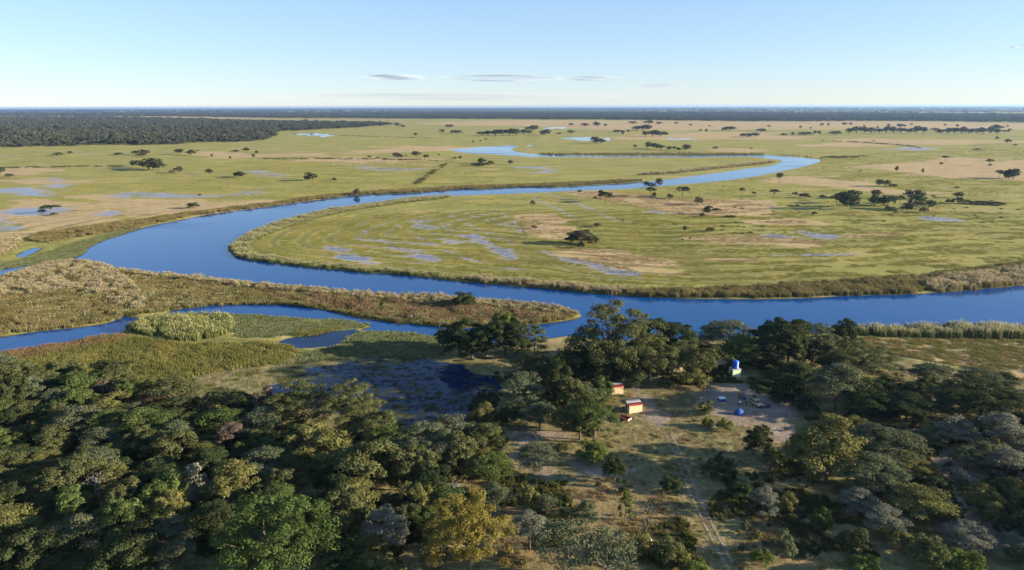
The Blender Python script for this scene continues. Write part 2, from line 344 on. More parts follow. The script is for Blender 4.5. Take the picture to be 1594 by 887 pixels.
# ------------------------------------------------------------------ the ground sheet
def build_ground():
    ys = np.concatenate([np.linspace(-260, 90, 12)[:-1], [at(IW / 2, y)[1] for y in np.linspace(925, 169.0, 440)], [26000, 32000, 42000]])
    nc = 640; u = np.linspace(-1, 1, nc)
    Yg = np.repeat(ys, nc); W = .83 * np.maximum(ys, 60) + 90; Xg = (W[:, None] * u[None, :]).ravel()
    X = np.stack([Xg, Yg], 1)
    wd = np.full(len(X), -1e4, np.float32); m = (Yg > 120) & (Yg < 6000); wd[m] = water_sdf(X[m])
    cell = np.maximum(.6, Yg * Yg / (CAM_H * FPX) * 1.75)
    jit = vnoise(X, 7.0, 11) * 1.6 + vnoise(X, 2.4, 12) * .8
    d = wd + jit * np.clip(1 - (Yg - 500) / 900, 0, 1)
    k = .35 / np.maximum(1.4, 1.1 * cell)
    lag = zone(X, LAGOON, 3, .5, 36); z = np.where(wd > -400, np.clip(-d * k, -1.6, .35), .35) + np.where(wd < -3, (ground_z(X) - .35) * np.clip((-wd - 3) / 20, 0, 1) * (1 - lag), 0)
    sw = swale(X, wd) * np.clip(1.6 - Yg / 700, 0, 1) * (wd < 0)
    scr = zone(X, SCROLL, 4, 2, 33) * sstep(.55, .92, -sw) * sstep(-.35, .1, vnoise(X, 38, 34) + .5 * vnoise(X, 14, 35))
    A = {'dry': zone(X, DRY, 1.6, 2.0, 21), 'wet': np.maximum(np.maximum(zone(X, WET, 1.0, 1.2, 31), streaks(X, LINES) * .85), scr), 'swale': sw, 'lagoon': zone(X, LAGOON, 1.6, 1.3, 36), 'sand': zone(X, SAND, 4.0, 1.3, 41) * .9,
         'redgrass': zone(X, REDGR, 2.0, 1.0, 51), 'fore': zone(X, FORE, 2.0, .5, 61), 'bank': np.clip(-wd, 0, 400)}
    i = np.arange((len(ys) - 1) * nc).reshape(-1, nc)[:, :-1].ravel()
    F = np.stack([i, i + 1, i + nc + 1, i + nc], 1)

    t = NT('ground_floodplain'); P = t.pos()
    n_big = t.noise(.006, 3, .6, stretch=(.5, 1, 1)); n_mid = t.noise(.03, 4, .6, stretch=(.5, 1, 1)); n_sm = t.noise(.22, 4, .65, stretch=(.7, 1, 1)); n_f = t.noise(1.1, 4, .7)
    green = t.mix(t.ramp(n_mid, .3, .7), (.200, .205, .054), (.305, .272, .088))
    green = t.mix(t.ramp(n_big, .42, .62), green, (.225, .228, .066))
    green = t.mix(t.math('MULTIPLY', t.ramp(n_sm, .5, .75), .5), green, (.125, .135, .034))
    green = t.mix(t.math('MULTIPLY', t.ramp(n_f, .45, .8), .35), green, (.37, .31, .12))
    dryc = t.mix(t.ramp(n_sm, .3, .7), (.33, .238, .125), (.43, .342, .190))
    dryc = t.mix(t.math('MULTIPLY', t.ramp(n_f, .5, .75), .5), dryc, (.19, .12, .06))
    dmask = t.math('ADD', t.attr('dry'), t.math('ADD', t.math('MULTIPLY', t.math('SUBTRACT', n_mid, .5), 1.1), t.math('ADD', t.math('MULTIPLY', t.math('SUBTRACT', n_big, .5), 1.5), t.math('MULTIPLY', t.math('SUBTRACT', t.noise(.0016, 4, .65, stretch=(.6, .6, 1)), .5), 1.6))))
    dfull = t.math('MAXIMUM', t.ramp(dmask, .35, .75), t.math('MULTIPLY', t.ramp(t.math('ADD', t.math('MULTIPLY', n_big, .55), t.math('MULTIPLY', n_mid, .6)), .60, .74), .8))
    c = t.mix(dfull, green, dryc)
    st = t.noise(.06, 5, .65, stretch=(.12, 1, 1), dist=.6); st2 = t.noise(.25, 4, .6, stretch=(.10, 1, 1))
    c = t.mix(t.math('MULTIPLY', t.ramp(st, .54, .70), .55), c, (.085, .090, .030)); c = t.mix(t.math('MULTIPLY', t.ramp(st2, .56, .72), .4), c, (.36, .30, .16)); c = t.mix(t.math('MULTIPLY', t.ramp(st2, .46, .30), .4), c, (.10, .105, .035))
    # ridges and swales that follow the river bank
    swa = t.math('ADD', t.attr('swale'), t.math('MULTIPLY', t.math('SUBTRACT', n_sm, .5), .9))
    c = t.mix(t.math('MULTIPLY', t.ramp(swa, -.25, -.9), .60), c, (.105, .105, .036)); c = t.mix(t.math('MULTIPLY', t.ramp(swa, .3, .95), .45), c, (.38, .33, .13))
    # bush land in front
    sandc = t.mix(t.ramp(n_sm, .3, .7), (.185, .150, .120), (.285, .235, .190))
    litter = t.mix(t.ramp(t.noise(.35, 5, .7), .35, .68), (.125, .115, .050), (.255, .215, .105))
    litter = t.mix(t.math('MULTIPLY', t.ramp(n_f, .5, .75), .6), litter, (.045, .05, .02))
    redc = t.mix(t.ramp(n_sm, .35, .65), (.255, .195, .098), (.16, .128, .058))
    fore = t.mix(t.ramp(t.math('ADD', t.attr('redgrass'), t.math('MULTIPLY', t.math('SUBTRACT', n_sm, .5), 1.2)), .35, .8), litter, redc)
    fore = t.mix(t.ramp(t.math('ADD', t.attr('sand'), t.math('MULTIPLY', t.math('SUBTRACT', t.noise(.5, 5, .7), .5), 1.3)), .35, .75), fore, sandc)
    c = t.mix(t.attr('fore'), c, fore)
    # mud under and around the water
    c = t.mix(t.ramp(t.attr('bank'), 1.6, .0), c, (.06, .05, .03))
    hmap = t.math('ADD', n_f, t.math('MULTIPLY', n_sm, 2.0))
    bp = t.n('ShaderNodeBump'); bp.inputs['Strength'].default_value = .55; bp.inputs['Distance'].default_value = .5; t.l(hmap, bp.inputs['Height'])
    base = t.bsdf(c, .95, .05, bp.outputs[0])
    mudf = t.ramp(t.math('ADD', t.attr('wet'), t.math('MULTIPLY', t.math('SUBTRACT', st2, .5), 2.2)), .30, .75)
    mud = t.bsdf(t.mix(n_f, (.20, .175, .175), (.33, .295, .30)), .42, .3)
    m0 = t.n('ShaderNodeMixShader'); t.l(t.math('MULTIPLY', mudf, .85), m0.inputs[0]); t.l(base, m0.inputs[1]); t.l(mud, m0.inputs[2]); base = m0.outputs[0]
    wetf = t.math('ADD', t.attr('wet'), t.math('MULTIPLY', t.math('SUBTRACT', t.math('ADD', t.math('MULTIPLY', n_f, .6), t.math('MULTIPLY', st2, .4)), .5), 4.0))
    wetf = t.math('MULTIPLY', t.ramp(wetf, .75, 1.3), t.ramp(t.attr('wet'), .5, .95))
    wb = t.bsdf((.035, .065, .16), .2, .35)
    mx = t.n('ShaderNodeMixShader'); t.l(wetf, mx.inputs[0]); t.l(base, mx.inputs[1]); t.l(wb, mx.inputs[2])
    # shallow lagoon: dark still water choked with small floating plants
    lw = t.bsdf((.003, .016, .060), .04, .10); lp = t.bsdf(t.mix(t.ramp(n_sm, .35, .65), (.040, .055, .022), (.095, .095, .036)), .9, .05)
    lpf = t.ramp(t.math('ADD', t.math('MULTIPLY', t.noise(.5, 5, .7, stretch=(.5, 1, 1)), .45), t.math('MULTIPLY', t.noise(.05, 4, .6, stretch=(.6, 1, 1)), .75)), .60, .70)
    lm = t.n('ShaderNodeMixShader'); t.l(lpf, lm.inputs[0]); t.l(lw, lm.inputs[1]); t.l(lp, lm.inputs[2])
    l2 = t.n('ShaderNodeMixShader'); t.l(t.ramp(t.math('ADD', t.attr('lagoon'), t.math('MULTIPLY', t.math('SUBTRACT', t.noise(.6, 4, .7), .5), .9)), .35, .7), l2.inputs[0]); t.l(mx.outputs[0], l2.inputs[1]); t.l(lm.outputs[0], l2.inputs[2]); mx = l2
    o = link('ground', mesh_np('ground', np.column_stack([X, z]), F, [t.done(mx.outputs[0])], True, A)); tag(o, kind='structure')

def build_water():
    t = NT('river_water'); P = t.pos()
    b = t.n('ShaderNodeBsdfPrincipled')
    t.l(t.mix(t.noise(.02, 3, .6), (.002, .046, .180), (.003, .058, .210)), b.inputs['Base Color']); t.l(t.math('MULTIPLY', t.ramp(t.noise(.015, 4, .6, stretch=(.35, 1, 1)), .4, .7), .22), b.inputs['Roughness']); b.inputs['IOR'].default_value = 1.33; b.inputs['Specular IOR Level'].default_value = .32
    bp = t.n('ShaderNodeBump'); bp.inputs['Strength'].default_value = .16; bp.inputs['Distance'].default_value = .12
    t.l(t.math('ADD', t.noise(.9, 3, .6, stretch=(1, .6, 1)), t.math('MULTIPLY', t.noise(.12, 2, .5), 1.5)), bp.inputs['Height']); t.l(bp.outputs[0], b.inputs['Normal'])
    y0, y1 = 130, 5200
    V = [(-.85 * y0 - 90, y0, 0), (.85 * y0 + 90, y0, 0), (.85 * y1 + 90, y1, 0), (-.85 * y1 - 90, y1, 0)]
    tag(link('river', mesh_np('river', V, [(0, 1, 2, 3)], [t.done(b.outputs[0])])), kind='structure')
build_ground(); build_water()

# two wheel ruts of the sandy track
TRACK = [(1150,905),(1129,870),(1101,815),(1077,765),(1063,725),(1048,692),(1040,676)]
def build_track():
    sand = NT('track_sand'); n = sand.noise(1.2, 4, .65)
    sb = sand.bsdf(sand.mix(n, (.215, .185, .14), (.34, .295, .235)), .95, .05); tp = sand.n('ShaderNodeBsdfTransparent'); mx = sand.n('ShaderNodeMixShader'); sand.l(sand.ramp(sand.noise(.5, 6, .78), .30, .58), mx.inputs[0]); sand.l(tp.outputs[0], mx.inputs[1]); sand.l(sb, mx.inputs[2]); m = sand.done(mx.outputs[0])
    C = chaikin(wpoly(TRACK), 3, False); T = np.gradient(C, axis=0); T /= np.linalg.norm(T, axis=1)[:, None]; N = np.stack([-T[:, 1], T[:, 0]], 1)
    seg = np.concatenate([[0], np.cumsum(np.linalg.norm(np.diff(C, axis=0), axis=1))]); s = np.arange(0, seg[-1], .5)
    Cx = np.stack([np.interp(s, seg, C[:, k]) for k in (0, 1)], 1); Nx = np.stack([np.interp(s, seg, N[:, k]) for k in (0, 1)], 1)
    root = empty('dirt_track', (0, 0, 0)); tag(root, kind='structure')
    for off in (-.85, .85):
        w = .32 + .34 * vnoise(np.column_stack([s, s * 0 + off * 9]), 2.2, 3) + .12 * vnoise(np.column_stack([s, s * 0 + off * 5]), .8, 4)
        c = Cx + Nx * (off + .12 * vnoise(np.column_stack([s, s * 0 + off]), 6, 9))[:, None]
        L = c - Nx * w[:, None]; Rr = c + Nx * w[:, None]
        V = np.empty((len(s) * 2, 3)); V[0::2, :2] = L; V[1::2, :2] = Rr; V[:, 2] = ground_z(V[:, :2]) + .05
        i = np.arange(len(s) - 1) * 2
        link('wheel_rut', mesh_np('wheel_rut', V, np.stack([i, i + 1, i + 3, i + 2], 1), [m]), root)
build_track()

# ------------------------------------------------------------------ haze and clouds
def build_haze():
    t = NT('haze_air'); v = t.n('ShaderNodeVolumePrincipled')
    v.inputs['Color'].default_value = (.36, .60, 1.0, 1); v.inputs['Density'].default_value = 3.0e-5; v.inputs['Anisotropy'].default_value = .35
    t.l(v.outputs[0], t.out.inputs['Volume'])
    o = MB().box(-42000, 42000, -1500, 43500, -4, 97).build('haze', t.m); tag(o, 'thin blue haze over the whole plain', 'haze', kind='stuff')
build_haze()
def build_cloud(px, py, wpx, hpx, a, label, seed):
    D = 26000.0; d = ray(px, py); p = d * D + np.array([0, 0, CAM_H]); k = D / FPX
    t = NT('cloud_vapour'); tc = t.n('ShaderNodeTexCoord').outputs['Generated']
    cv = t.n('ShaderNodeVectorMath', operation='SUBTRACT'); t.l(tc, cv.inputs[0]); cv.inputs[1].default_value = (.5, .5, .5)
    sc = t.n('ShaderNodeVectorMath', operation='MULTIPLY'); t.l(cv.outputs[0], sc.inputs[0]); sc.inputs[1].default_value = (2, 0, 2)
    ln = t.n('ShaderNodeVectorMath', operation='LENGTH'); t.l(sc.outputs[0], ln.inputs[0])
    nz = t.noise(3.0, 4, .6, vec=tc, stretch=(2.2, 1, 1))
    al = t.math('MULTIPLY', t.ramp(t.math('ADD', ln.outputs['Value'], t.math('MULTIPLY', t.math('SUBTRACT', nz, .5), .9)), 1.0, .2), a * 1.0)
    df = t.n('ShaderNodeBsdfDiffuse'); df.inputs[0].default_value = (.74, .80, .92, 1); tr = t.n('ShaderNodeBsdfTransparent')
    tl = t.n('ShaderNodeBsdfTranslucent'); tl.inputs[0].default_value = (.74, .80, .92, 1); ad = t.n('ShaderNodeMixShader'); ad.inputs[0].default_value = .5; t.l(df.outputs[0], ad.inputs[1]); t.l(tl.outputs[0], ad.inputs[2])
    m = t.n('ShaderNodeMixShader'); t.l(al, m.inputs[0]); t.l(tr.outputs[0], m.inputs[1]); t.l(ad.outputs[0], m.inputs[2]); t.done(m.outputs[0])
    b = MB(); b.lathe([(.02, -.42), (.5, -.36), (.85, -.16), (1.0, 0), (.8, .2), (.45, .36), (.02, .45)], 28)
    o = b.build('cloud', t.m, None, True); o.location = [float(x) for x in p]; o.scale = (wpx * k / 2, wpx * k * .6, hpx * k * 1.1); o.rotation_euler = (0, 0, R(2))
    tag(o, label, 'cloud')
build_cloud(614, 120, 108, 9, .6, 'lens-shaped grey-blue cloud above the horizon, leftmost of the streaks', 1)
build_cloud(778, 122, 210, 6, .52, 'longest thin cloud streak above the middle of the horizon', 2)
build_cloud(915, 122, 112, 7, .36, 'thin cloud streak just right of the longest streak', 3)
build_cloud(1022, 133, 96, 6, .22, 'faint low cloud wisp, rightmost of the streaks near the centre', 4)
build_cloud(1586, 73, 26, 6, .3, 'tiny cloud wisp at the upper right edge of the sky', 5)
build_cloud(700, 152, 560, 10, .20, 'very wide faint cloud band lying just above the horizon', 6)

# ------------------------------------------------------------------ scattering (only for what nobody could count)
def proto(name, me):                       # source of a scatter, not itself in the scene
    return bpy.data.objects.new(name, me)
def scatter(name, pts, scl, src, label, cat):
    n = len(pts); me = bpy.data.meshes.new(name); me.vertices.add(n); me.vertices.foreach_set('co', np.asarray(pts, np.float32).ravel())
    a = me.attributes.new('scl', 'FLOAT_VECTOR', 'POINT'); a.data.foreach_set('vector', np.asarray(scl, np.float32).ravel())
    a = me.attributes.new('rz', 'FLOAT', 'POINT'); a.data.foreach_set('value', rng.uniform(0, 6.283, n).astype(np.float32)); me.update()
    o = link(name, me); tag(o, label, cat, kind='stuff')
    g = bpy.data.node_groups.new(name + '_scatter', 'GeometryNodeTree')
    g.interface.new_socket('Geometry', in_out='INPUT', socket_type='NodeSocketGeometry'); g.interface.new_socket('Geometry', in_out='OUTPUT', socket_type='NodeSocketGeometry')
    N = g.nodes.new; gi = N('NodeGroupInput'); go = N('NodeGroupOutput'); ip = N('GeometryNodeInstanceOnPoints'); oi = N('GeometryNodeObjectInfo'); oi.inputs['Object'].default_value = src
    s = N('GeometryNodeInputNamedAttribute'); s.data_type = 'FLOAT_VECTOR'; s.inputs['Name'].default_value = 'scl'
    r = N('GeometryNodeInputNamedAttribute'); r.data_type = 'FLOAT'; r.inputs['Name'].default_value = 'rz'
    cx = N('ShaderNodeCombineXYZ'); L = g.links.new
    def first(node): return [x for x in node.outputs if x.enabled and x.name == 'Attribute'][0]
    L(gi.outputs[0], ip.inputs['Points']); L(oi.outputs['Geometry'], ip.inputs['Instance']); L(first(s), ip.inputs['Scale']); L(first(r), cx.inputs[2]); L(cx.outputs[0], ip.inputs['Rotation']); L(ip.outputs[0], go.inputs[0])
    md = o.modifiers.new('scatter', 'NODES'); md.node_group = g
    return o
def sample(polys, dens, seed=0, keep=None, cap=60000):
    out = []
    for poly in polys:
        P = chaikin(wpoly(poly), 1); lo = P.min(0); hi = P.max(0); n = int(min(cap * 3, dens * np.prod(hi - lo)))
        X = rng.uniform(lo, hi, (n, 2)); out.append(X[inside(X, P)])
    X = np.vstack(out)
    if keep is not None and len(X): X = X[keep(X)]
    if len(X) > cap: X = X[rng.permutation(len(X))[:cap]]
    return X
def lift(X, dz=-.05): return np.column_stack([X, ground_z(X) + dz])
def dry_land(X, marg=.0): return water_sdf(X) < -marg

def tuft_mesh(name, mat, nblade, rad, hmin, hmax, width, lean, plume=0.0, seed=0):
    r = np.random.default_rng(seed); V = []; F = []; T = []
    for k in range(nblade):
        a = r.uniform(0, 6.283); q = rad * math.sqrt(r.uniform(0, 1)); x, y = q * math.cos(a), q * math.sin(a); h = r.uniform(hmin, hmax); b = r.uniform(0, 6.283); w = width * r.uniform(.6, 1.3)
        la = r.uniform(0, 6.283); lx, ly = lean * h * math.cos(la) * r.uniform(.2, 1), lean * h * math.sin(la) * r.uniform(.2, 1); dx, dy = w * math.cos(b), w * math.sin(b); i = len(V)
        V += [(x - dx, y - dy, 0), (x + dx, y + dy, 0), (x + dx * .8 + lx * .5, y + dy * .8 + ly * .5, h * .62), (x - dx * .8 + lx * .5, y - dy * .8 + ly * .5, h * .62), (x + lx, y + ly, h), (x + lx, y + ly, h)]
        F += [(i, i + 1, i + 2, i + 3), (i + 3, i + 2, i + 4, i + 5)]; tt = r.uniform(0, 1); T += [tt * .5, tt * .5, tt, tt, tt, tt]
        if plume and r.uniform() < plume:
            i = len(V); w2 = w * 1.1; V += [(x + lx - w2 * math.cos(b), y + ly - w2 * math.sin(b), h * .85), (x + lx + w2 * math.cos(b), y + ly + w2 * math.sin(b), h * .85), (x + lx * 1.2 + w2 * .6, y + ly * 1.2, h * 1.15), (x + lx * 1.2 - w2 * .6, y + ly * 1.2, h * 1.15)]
            F.append((i, i + 1, i + 2, i + 3)); T += [1.6] * 4
    return mesh_np(name, V, F, [mat], False, {'tint': T})
def grass_mat(name, a, b, plume=(.5, .42, .33), patch=.08):
    t = NT(name); n = t.noise(patch, 3, .6); n2 = t.noise(.7, 3, .6)
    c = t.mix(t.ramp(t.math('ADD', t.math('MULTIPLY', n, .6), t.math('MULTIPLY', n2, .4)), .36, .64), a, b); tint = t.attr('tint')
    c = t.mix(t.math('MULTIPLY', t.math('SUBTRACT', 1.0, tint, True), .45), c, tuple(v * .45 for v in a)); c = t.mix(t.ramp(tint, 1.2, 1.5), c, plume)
    d = t.n('ShaderNodeBsdfDiffuse'); t.l(c, d.inputs[0]); tr = t.n('ShaderNodeBsdfTranslucent'); t.l(c, tr.inputs[0])
    m = t.n('ShaderNodeMixShader'); m.inputs[0].default_value = .3; t.l(d.outputs[0], m.inputs[1]); t.l(tr.outputs[0], m.inputs[2]); return t.done(m.outputs[0])

GM = {'tan': grass_mat('reed_tan', (.20, .172, .082), (.31, .268, .138), (.38, .34, .23)), 'olive': grass_mat('reed_olive', (.140, .128, .050), (.27, .225, .105)),
      'green': grass_mat('reed_green', (.125, .150, .048), (.25, .25, .10), (.36, .35, .22)), 'bright': grass_mat('reed_bright', (.13, .165, .050), (.28, .29, .115), (.4, .4, .2)),
      'yellow': grass_mat('grass_yellow', (.135, .148, .042), (.255, .235, .078)), 'plain': grass_mat('grass_plain', (.21, .22, .058), (.37, .325, .105), patch=.03), 'red': grass_mat('grass_russet', (.18, .135, .060), (.34, .265, .130), patch=.2),
      'rust': grass_mat('reed_rust', (.17, .10, .065), (.28, .19, .12)), 'mat': grass_mat('lily_mat', (.15, .18, .07), (.26, .28, .14), patch=.3), 'scrub': grass_mat('scrub_green', (.058, .074, .027), (.14, .135, .048), patch=.3)}
PT = {}
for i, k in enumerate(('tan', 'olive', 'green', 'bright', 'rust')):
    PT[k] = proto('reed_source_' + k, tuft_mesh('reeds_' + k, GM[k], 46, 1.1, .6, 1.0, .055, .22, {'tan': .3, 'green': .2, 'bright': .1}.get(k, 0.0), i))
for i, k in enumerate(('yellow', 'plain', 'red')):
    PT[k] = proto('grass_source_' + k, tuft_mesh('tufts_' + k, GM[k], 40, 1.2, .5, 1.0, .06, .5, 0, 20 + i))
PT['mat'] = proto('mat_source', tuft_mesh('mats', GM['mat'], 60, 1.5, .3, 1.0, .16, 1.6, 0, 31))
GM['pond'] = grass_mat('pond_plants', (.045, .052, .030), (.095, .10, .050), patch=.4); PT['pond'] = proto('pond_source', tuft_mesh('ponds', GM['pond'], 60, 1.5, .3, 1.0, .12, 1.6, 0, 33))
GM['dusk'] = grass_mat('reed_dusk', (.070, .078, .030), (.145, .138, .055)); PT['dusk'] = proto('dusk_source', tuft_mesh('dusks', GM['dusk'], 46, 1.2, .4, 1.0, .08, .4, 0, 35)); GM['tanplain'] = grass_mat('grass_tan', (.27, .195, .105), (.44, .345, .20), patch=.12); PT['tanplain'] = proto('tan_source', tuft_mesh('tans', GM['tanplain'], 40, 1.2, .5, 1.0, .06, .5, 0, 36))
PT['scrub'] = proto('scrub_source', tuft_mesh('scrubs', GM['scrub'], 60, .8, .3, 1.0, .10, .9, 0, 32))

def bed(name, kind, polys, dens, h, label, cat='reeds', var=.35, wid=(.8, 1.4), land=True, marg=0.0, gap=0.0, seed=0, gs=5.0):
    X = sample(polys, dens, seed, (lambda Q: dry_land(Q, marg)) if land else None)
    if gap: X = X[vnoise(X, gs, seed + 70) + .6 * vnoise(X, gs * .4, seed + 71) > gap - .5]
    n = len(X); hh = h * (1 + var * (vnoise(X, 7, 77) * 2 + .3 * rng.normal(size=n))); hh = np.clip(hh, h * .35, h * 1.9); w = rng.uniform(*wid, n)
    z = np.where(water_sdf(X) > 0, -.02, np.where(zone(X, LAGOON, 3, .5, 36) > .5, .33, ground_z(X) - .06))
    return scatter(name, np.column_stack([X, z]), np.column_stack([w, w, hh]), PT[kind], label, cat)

island = [(0,432),(25,427),(68,414),(118,406),(150,411),(213,427),(326,436),(400,445),(475,450),(550,458),(626,463),(701,465),(776,470),(850,478),(905,489),(885,498),(840,504),(720,510),(663,507),(588,499),(520,485),(488,479),(400,473),(314,476),(261,485),(206,492),(150,506),(50,516),(0,523),(-60,530),(-60,440)]
bed('reed_bed', 'olive', [island], .75, 1.7, 'olive brown marsh grass covering the long island between river and side channel', gap=.2)
bed('reed_bed', 'green', [island], .30, 1.5, 'green marsh grass patches on the long island', gap=.55, seed=5)
bed('reed_bed', 'yellow', [island], .30, 1.3, 'straw yellow grass patches on the long island', 'grass', gap=.55, seed=9)
bed('reed_bed', 'tan', [[(-40,455),(0,434),(68,414),(118,405),(150,411),(176,419),(205,440),(228,470),(225,486),(190,482),(160,462),(110,452),(40,462),(-40,475)]], .8, 2.1, 'pale tan reeds on the left end of the long island', gap=.33, seed=3)
bed('reed_bed', 'tan', [[(176,419),(276,430),(400,445),(550,458),(700,464),(800,472),(905,489),(898,494),(800,484),(700,474),(550,466),(400,452),(276,437),(190,428)]], .55, 2.2, 'thin fringe of feathery pale reeds along the river side of the island')
bed('reed_bed', 'rust', [[(390,455),(560,468),(720,478),(880,492),(860,498),(740,505),(640,500),(560,488),(460,470)]], .45, 2.0, 'reddish brown reeds on the right half of the island', gap=.4, seed=4)
bed('reed_bed', 'bright', [[(192,515),(205,505),(240,499),(300,492),(355,494),(366,510),(352,522),(300,534),(245,528)]], 1.2, 3.0, 'tall bright green reed clump standing beside the side channel', land=False, gap=.22, var=.5, gs=3.5)
bed('reed_bed', 'yellow', [[(-40,562),(0,556),(181,523),(240,532),(300,538),(400,534),(470,545),(440,568),(330,580),(250,600),(150,580),(0,588),(-40,590)]], .8, 1.5, 'yellow green tall grass between the side channel and left woodland', 'grass')
bed('reed_bed', 'rust', [[(-30,558),(0,551),(100,536),(181,522),(210,530),(120,545),(0,566),(-30,570)]], .8, 1.5, 'russet grass strip along the near bank of the side channel', 'grass')
bed('reed_bed', 'mat', [[(301,489),(400,492),(475,497),(538,499),(583,508),(530,513),(480,519),(400,530),(366,522),(358,497)]], .7, .5, 'flat green water plants right of the bright reed clump', 'water plants', land=False)
bed('reed_bed', 'yellow', [[(450,521),(480,514),(530,508),(538,512),(505,520),(470,526)]], .8, .9, 'small golden grass patch on the water plant mat', 'grass', land=False)
bed('reed_bed', 'mat', [[(545,524),(580,516),(640,520),(668,523),(700,535),(690,560),(620,555),(560,558),(500,560),(470,570),(460,555),(530,540)]], .5, .5, 'pale water plants floating between the side channel and lagoon', 'water plants', land=False)
bed('reed_bed', 'pond', [[(430,600),(470,580),(560,556),(690,560),(770,596),(778,620),(770,668),(640,668),(560,648),(480,630)]], .7, .12, 'sparse floating plants dotted over the dark lagoon', 'water plants', land=False, gap=.36, wid=(.2, .6), gs=2.2)
bed('reed_bed', 'yellow', [[(600,620),(700,612),(770,618),(740,640),(640,642),(600,635)], [(430,565),(480,556),(470,590),(420,600),(330,615),(300,600)]], .35, .6, 'straw coloured grass tufts standing in the lagoon shallows', 'grass', land=False, gap=.5)
bed('reed_bed', 'mat', [[(-40,430),(0,413),(60,397),(110,381),(170,364),(214,353),(217,357),(173,370),(140,382),(122,401),(68,409),(0,420)]], .5, .5, 'green floating mat along the left bank of the main river', 'water plants', land=False)
bed('reed_bed', 'olive', [[(38,375),(60,362),(120,356),(215,343),(300,330),(300,337),(216,354),(150,366),(90,374),(70,380)]], .35, 2.0, 'olive scrubby reeds on the left bank of the river bend')
bed('reed_bed', 'tan', [[(-40,390),(0,372),(36,368),(30,385),(0,402),(-40,410)]], .6, 2.4, 'pale reed patch at the left edge beside a small pond')
bed('reed_bed', 'olive', [[(300,330),(400,319),(513,303),(600,297),(720,290),(860,286),(1000,279),(1000,283),(863,291),(726,294),(626,301),(513,309),(400,324),(300,338)]], .28, 2.2, 'olive reed fringe along the far bank of the main river')
bed('reed_bed', 'green', [[(358,381),(400,357),(450,340),(520,324),(600,312),(700,303),(700,309),(600,320),(520,334),(460,350),(420,365),(385,385),(385,400),(364,399)], [(364,399),(380,396),(463,408),(550,417),(663,426),(780,438),(780,444),(663,432),(550,423),(463,414),(390,406)]], .4, 1.8, 'green reeds edging the tip of the meander peninsula')
bed('reed_bed', 'tan', [[(730,433),(800,437),(900,447),(985,452),(985,461),(925,457),(850,449),(776,443),(730,440)]], .6, 2.3, 'straw coloured reeds along the middle of the peninsula bank')
bed('reed_bed', 'olive', [[(970,454),(1060,452),(1200,447),(1330,438),(1450,430),(1450,457),(1345,459),(1200,465),(1051,464),(976,461)]], .55, 2.6, 'tall olive reeds along the right part of the peninsula bank')
bed('reed_bed', 'tan', [[(1440,440),(1520,428),(1594,420),(1760,408),(1760,430),(1594,444),(1520,451),(1445,457)]], .6, 2.9, 'pale feathery reeds on the far bank near the right edge')
bed('reed_bed', 'olive', [[(1420,430),(1594,408),(1760,396),(1760,410),(1594,422),(1500,434)]], .3, 2.0, 'dark olive marsh grass behind the pale reeds near the right edge')
bed('reed_bed', 'green', [[(1320,518),(1400,514),(1594,513),(1760,514),(1760,533),(1594,529),(1480,528),(1340,524)]], .9, 3.0, 'pale green reed belt on the near river bank at right')
bed('reed_bed', 'yellow', [[(1335,524),(1480,529),(1600,530),(1700,535),(1700,620),(1600,600),(1500,572),(1400,556),(1350,545)]], .5, .8, 'yellow-olive grass on the field behind the right reed belt', 'grass', gap=.35, seed=6)
bed('reed_bed', 'red', [[(1335,524),(1480,529),(1600,530),(1700,535),(1700,620),(1600,600),(1500,572),(1400,556),(1350,545)]], .35, .75, 'dry russet tussocks on the field behind the right reed belt', 'grass', gap=.45)
bed('reed_bed', 'tan', [[(976,273),(1040,268),(1090,262),(1180,254),(1215,251),(1190,256),(1090,266),(1040,272)]], .12, 3.0, 'tan reed clumps on the inner bank near the far bend')
bed('reed_bed', 'olive', [[(800,240),(940,239),(1100,239),(1190,239.5),(1190,241),(1040,242.4),(863,241.2),(800,241)], [(1200,240.5),(1250,244),(1278,247),(1290,249),(1250,243)]], .06, 3.2, 'dark reed line along the far reach of the river')
for poly, lab in (([(698,253),(692,259),(672,272),(660,281),(652,287),(644,288),(650,281),(664,272),(682,260)], 'dark reed line slanting across the plain above the river'), ([(400,246.6),(560,246),(690,249.5),(690,251),(560,248),(400,248.4)], 'long thin dark reed line on the left plain'),
                  ([(480,207.4),(560,211.5),(690,214.6),(690,215.6),(560,213),(480,208.8)], 'dark reed line below the small far pond'), ([(1275,244),(1360,242),(1360,244.5),(1285,247)], 'dark reed patch right of the far bend'), ([(1280,218.5),(1370,222.5),(1425,227),(1436,232),(1425,229),(1370,224),(1280,219.4)], 'thin dark reed line around the far right pan'), ([(0,260.5),(110,258.5),(200,257.5),(200,259),(110,260.5),(0,262.5)], 'dark reed line left of the big bush clump')):
    pw = wpoly(poly); ar = abs(sum(pw[i][0] * pw[(i + 1) % len(pw)][1] - pw[(i + 1) % len(pw)][0] * pw[i][1] for i in range(len(pw)))) / 2
    bed('reed_bed', 'dusk', [poly], min(.22, 700 / ar), 1.6, lab, 'reeds', wid=(1.0, 2.2), gap=.52, gs=11.0)
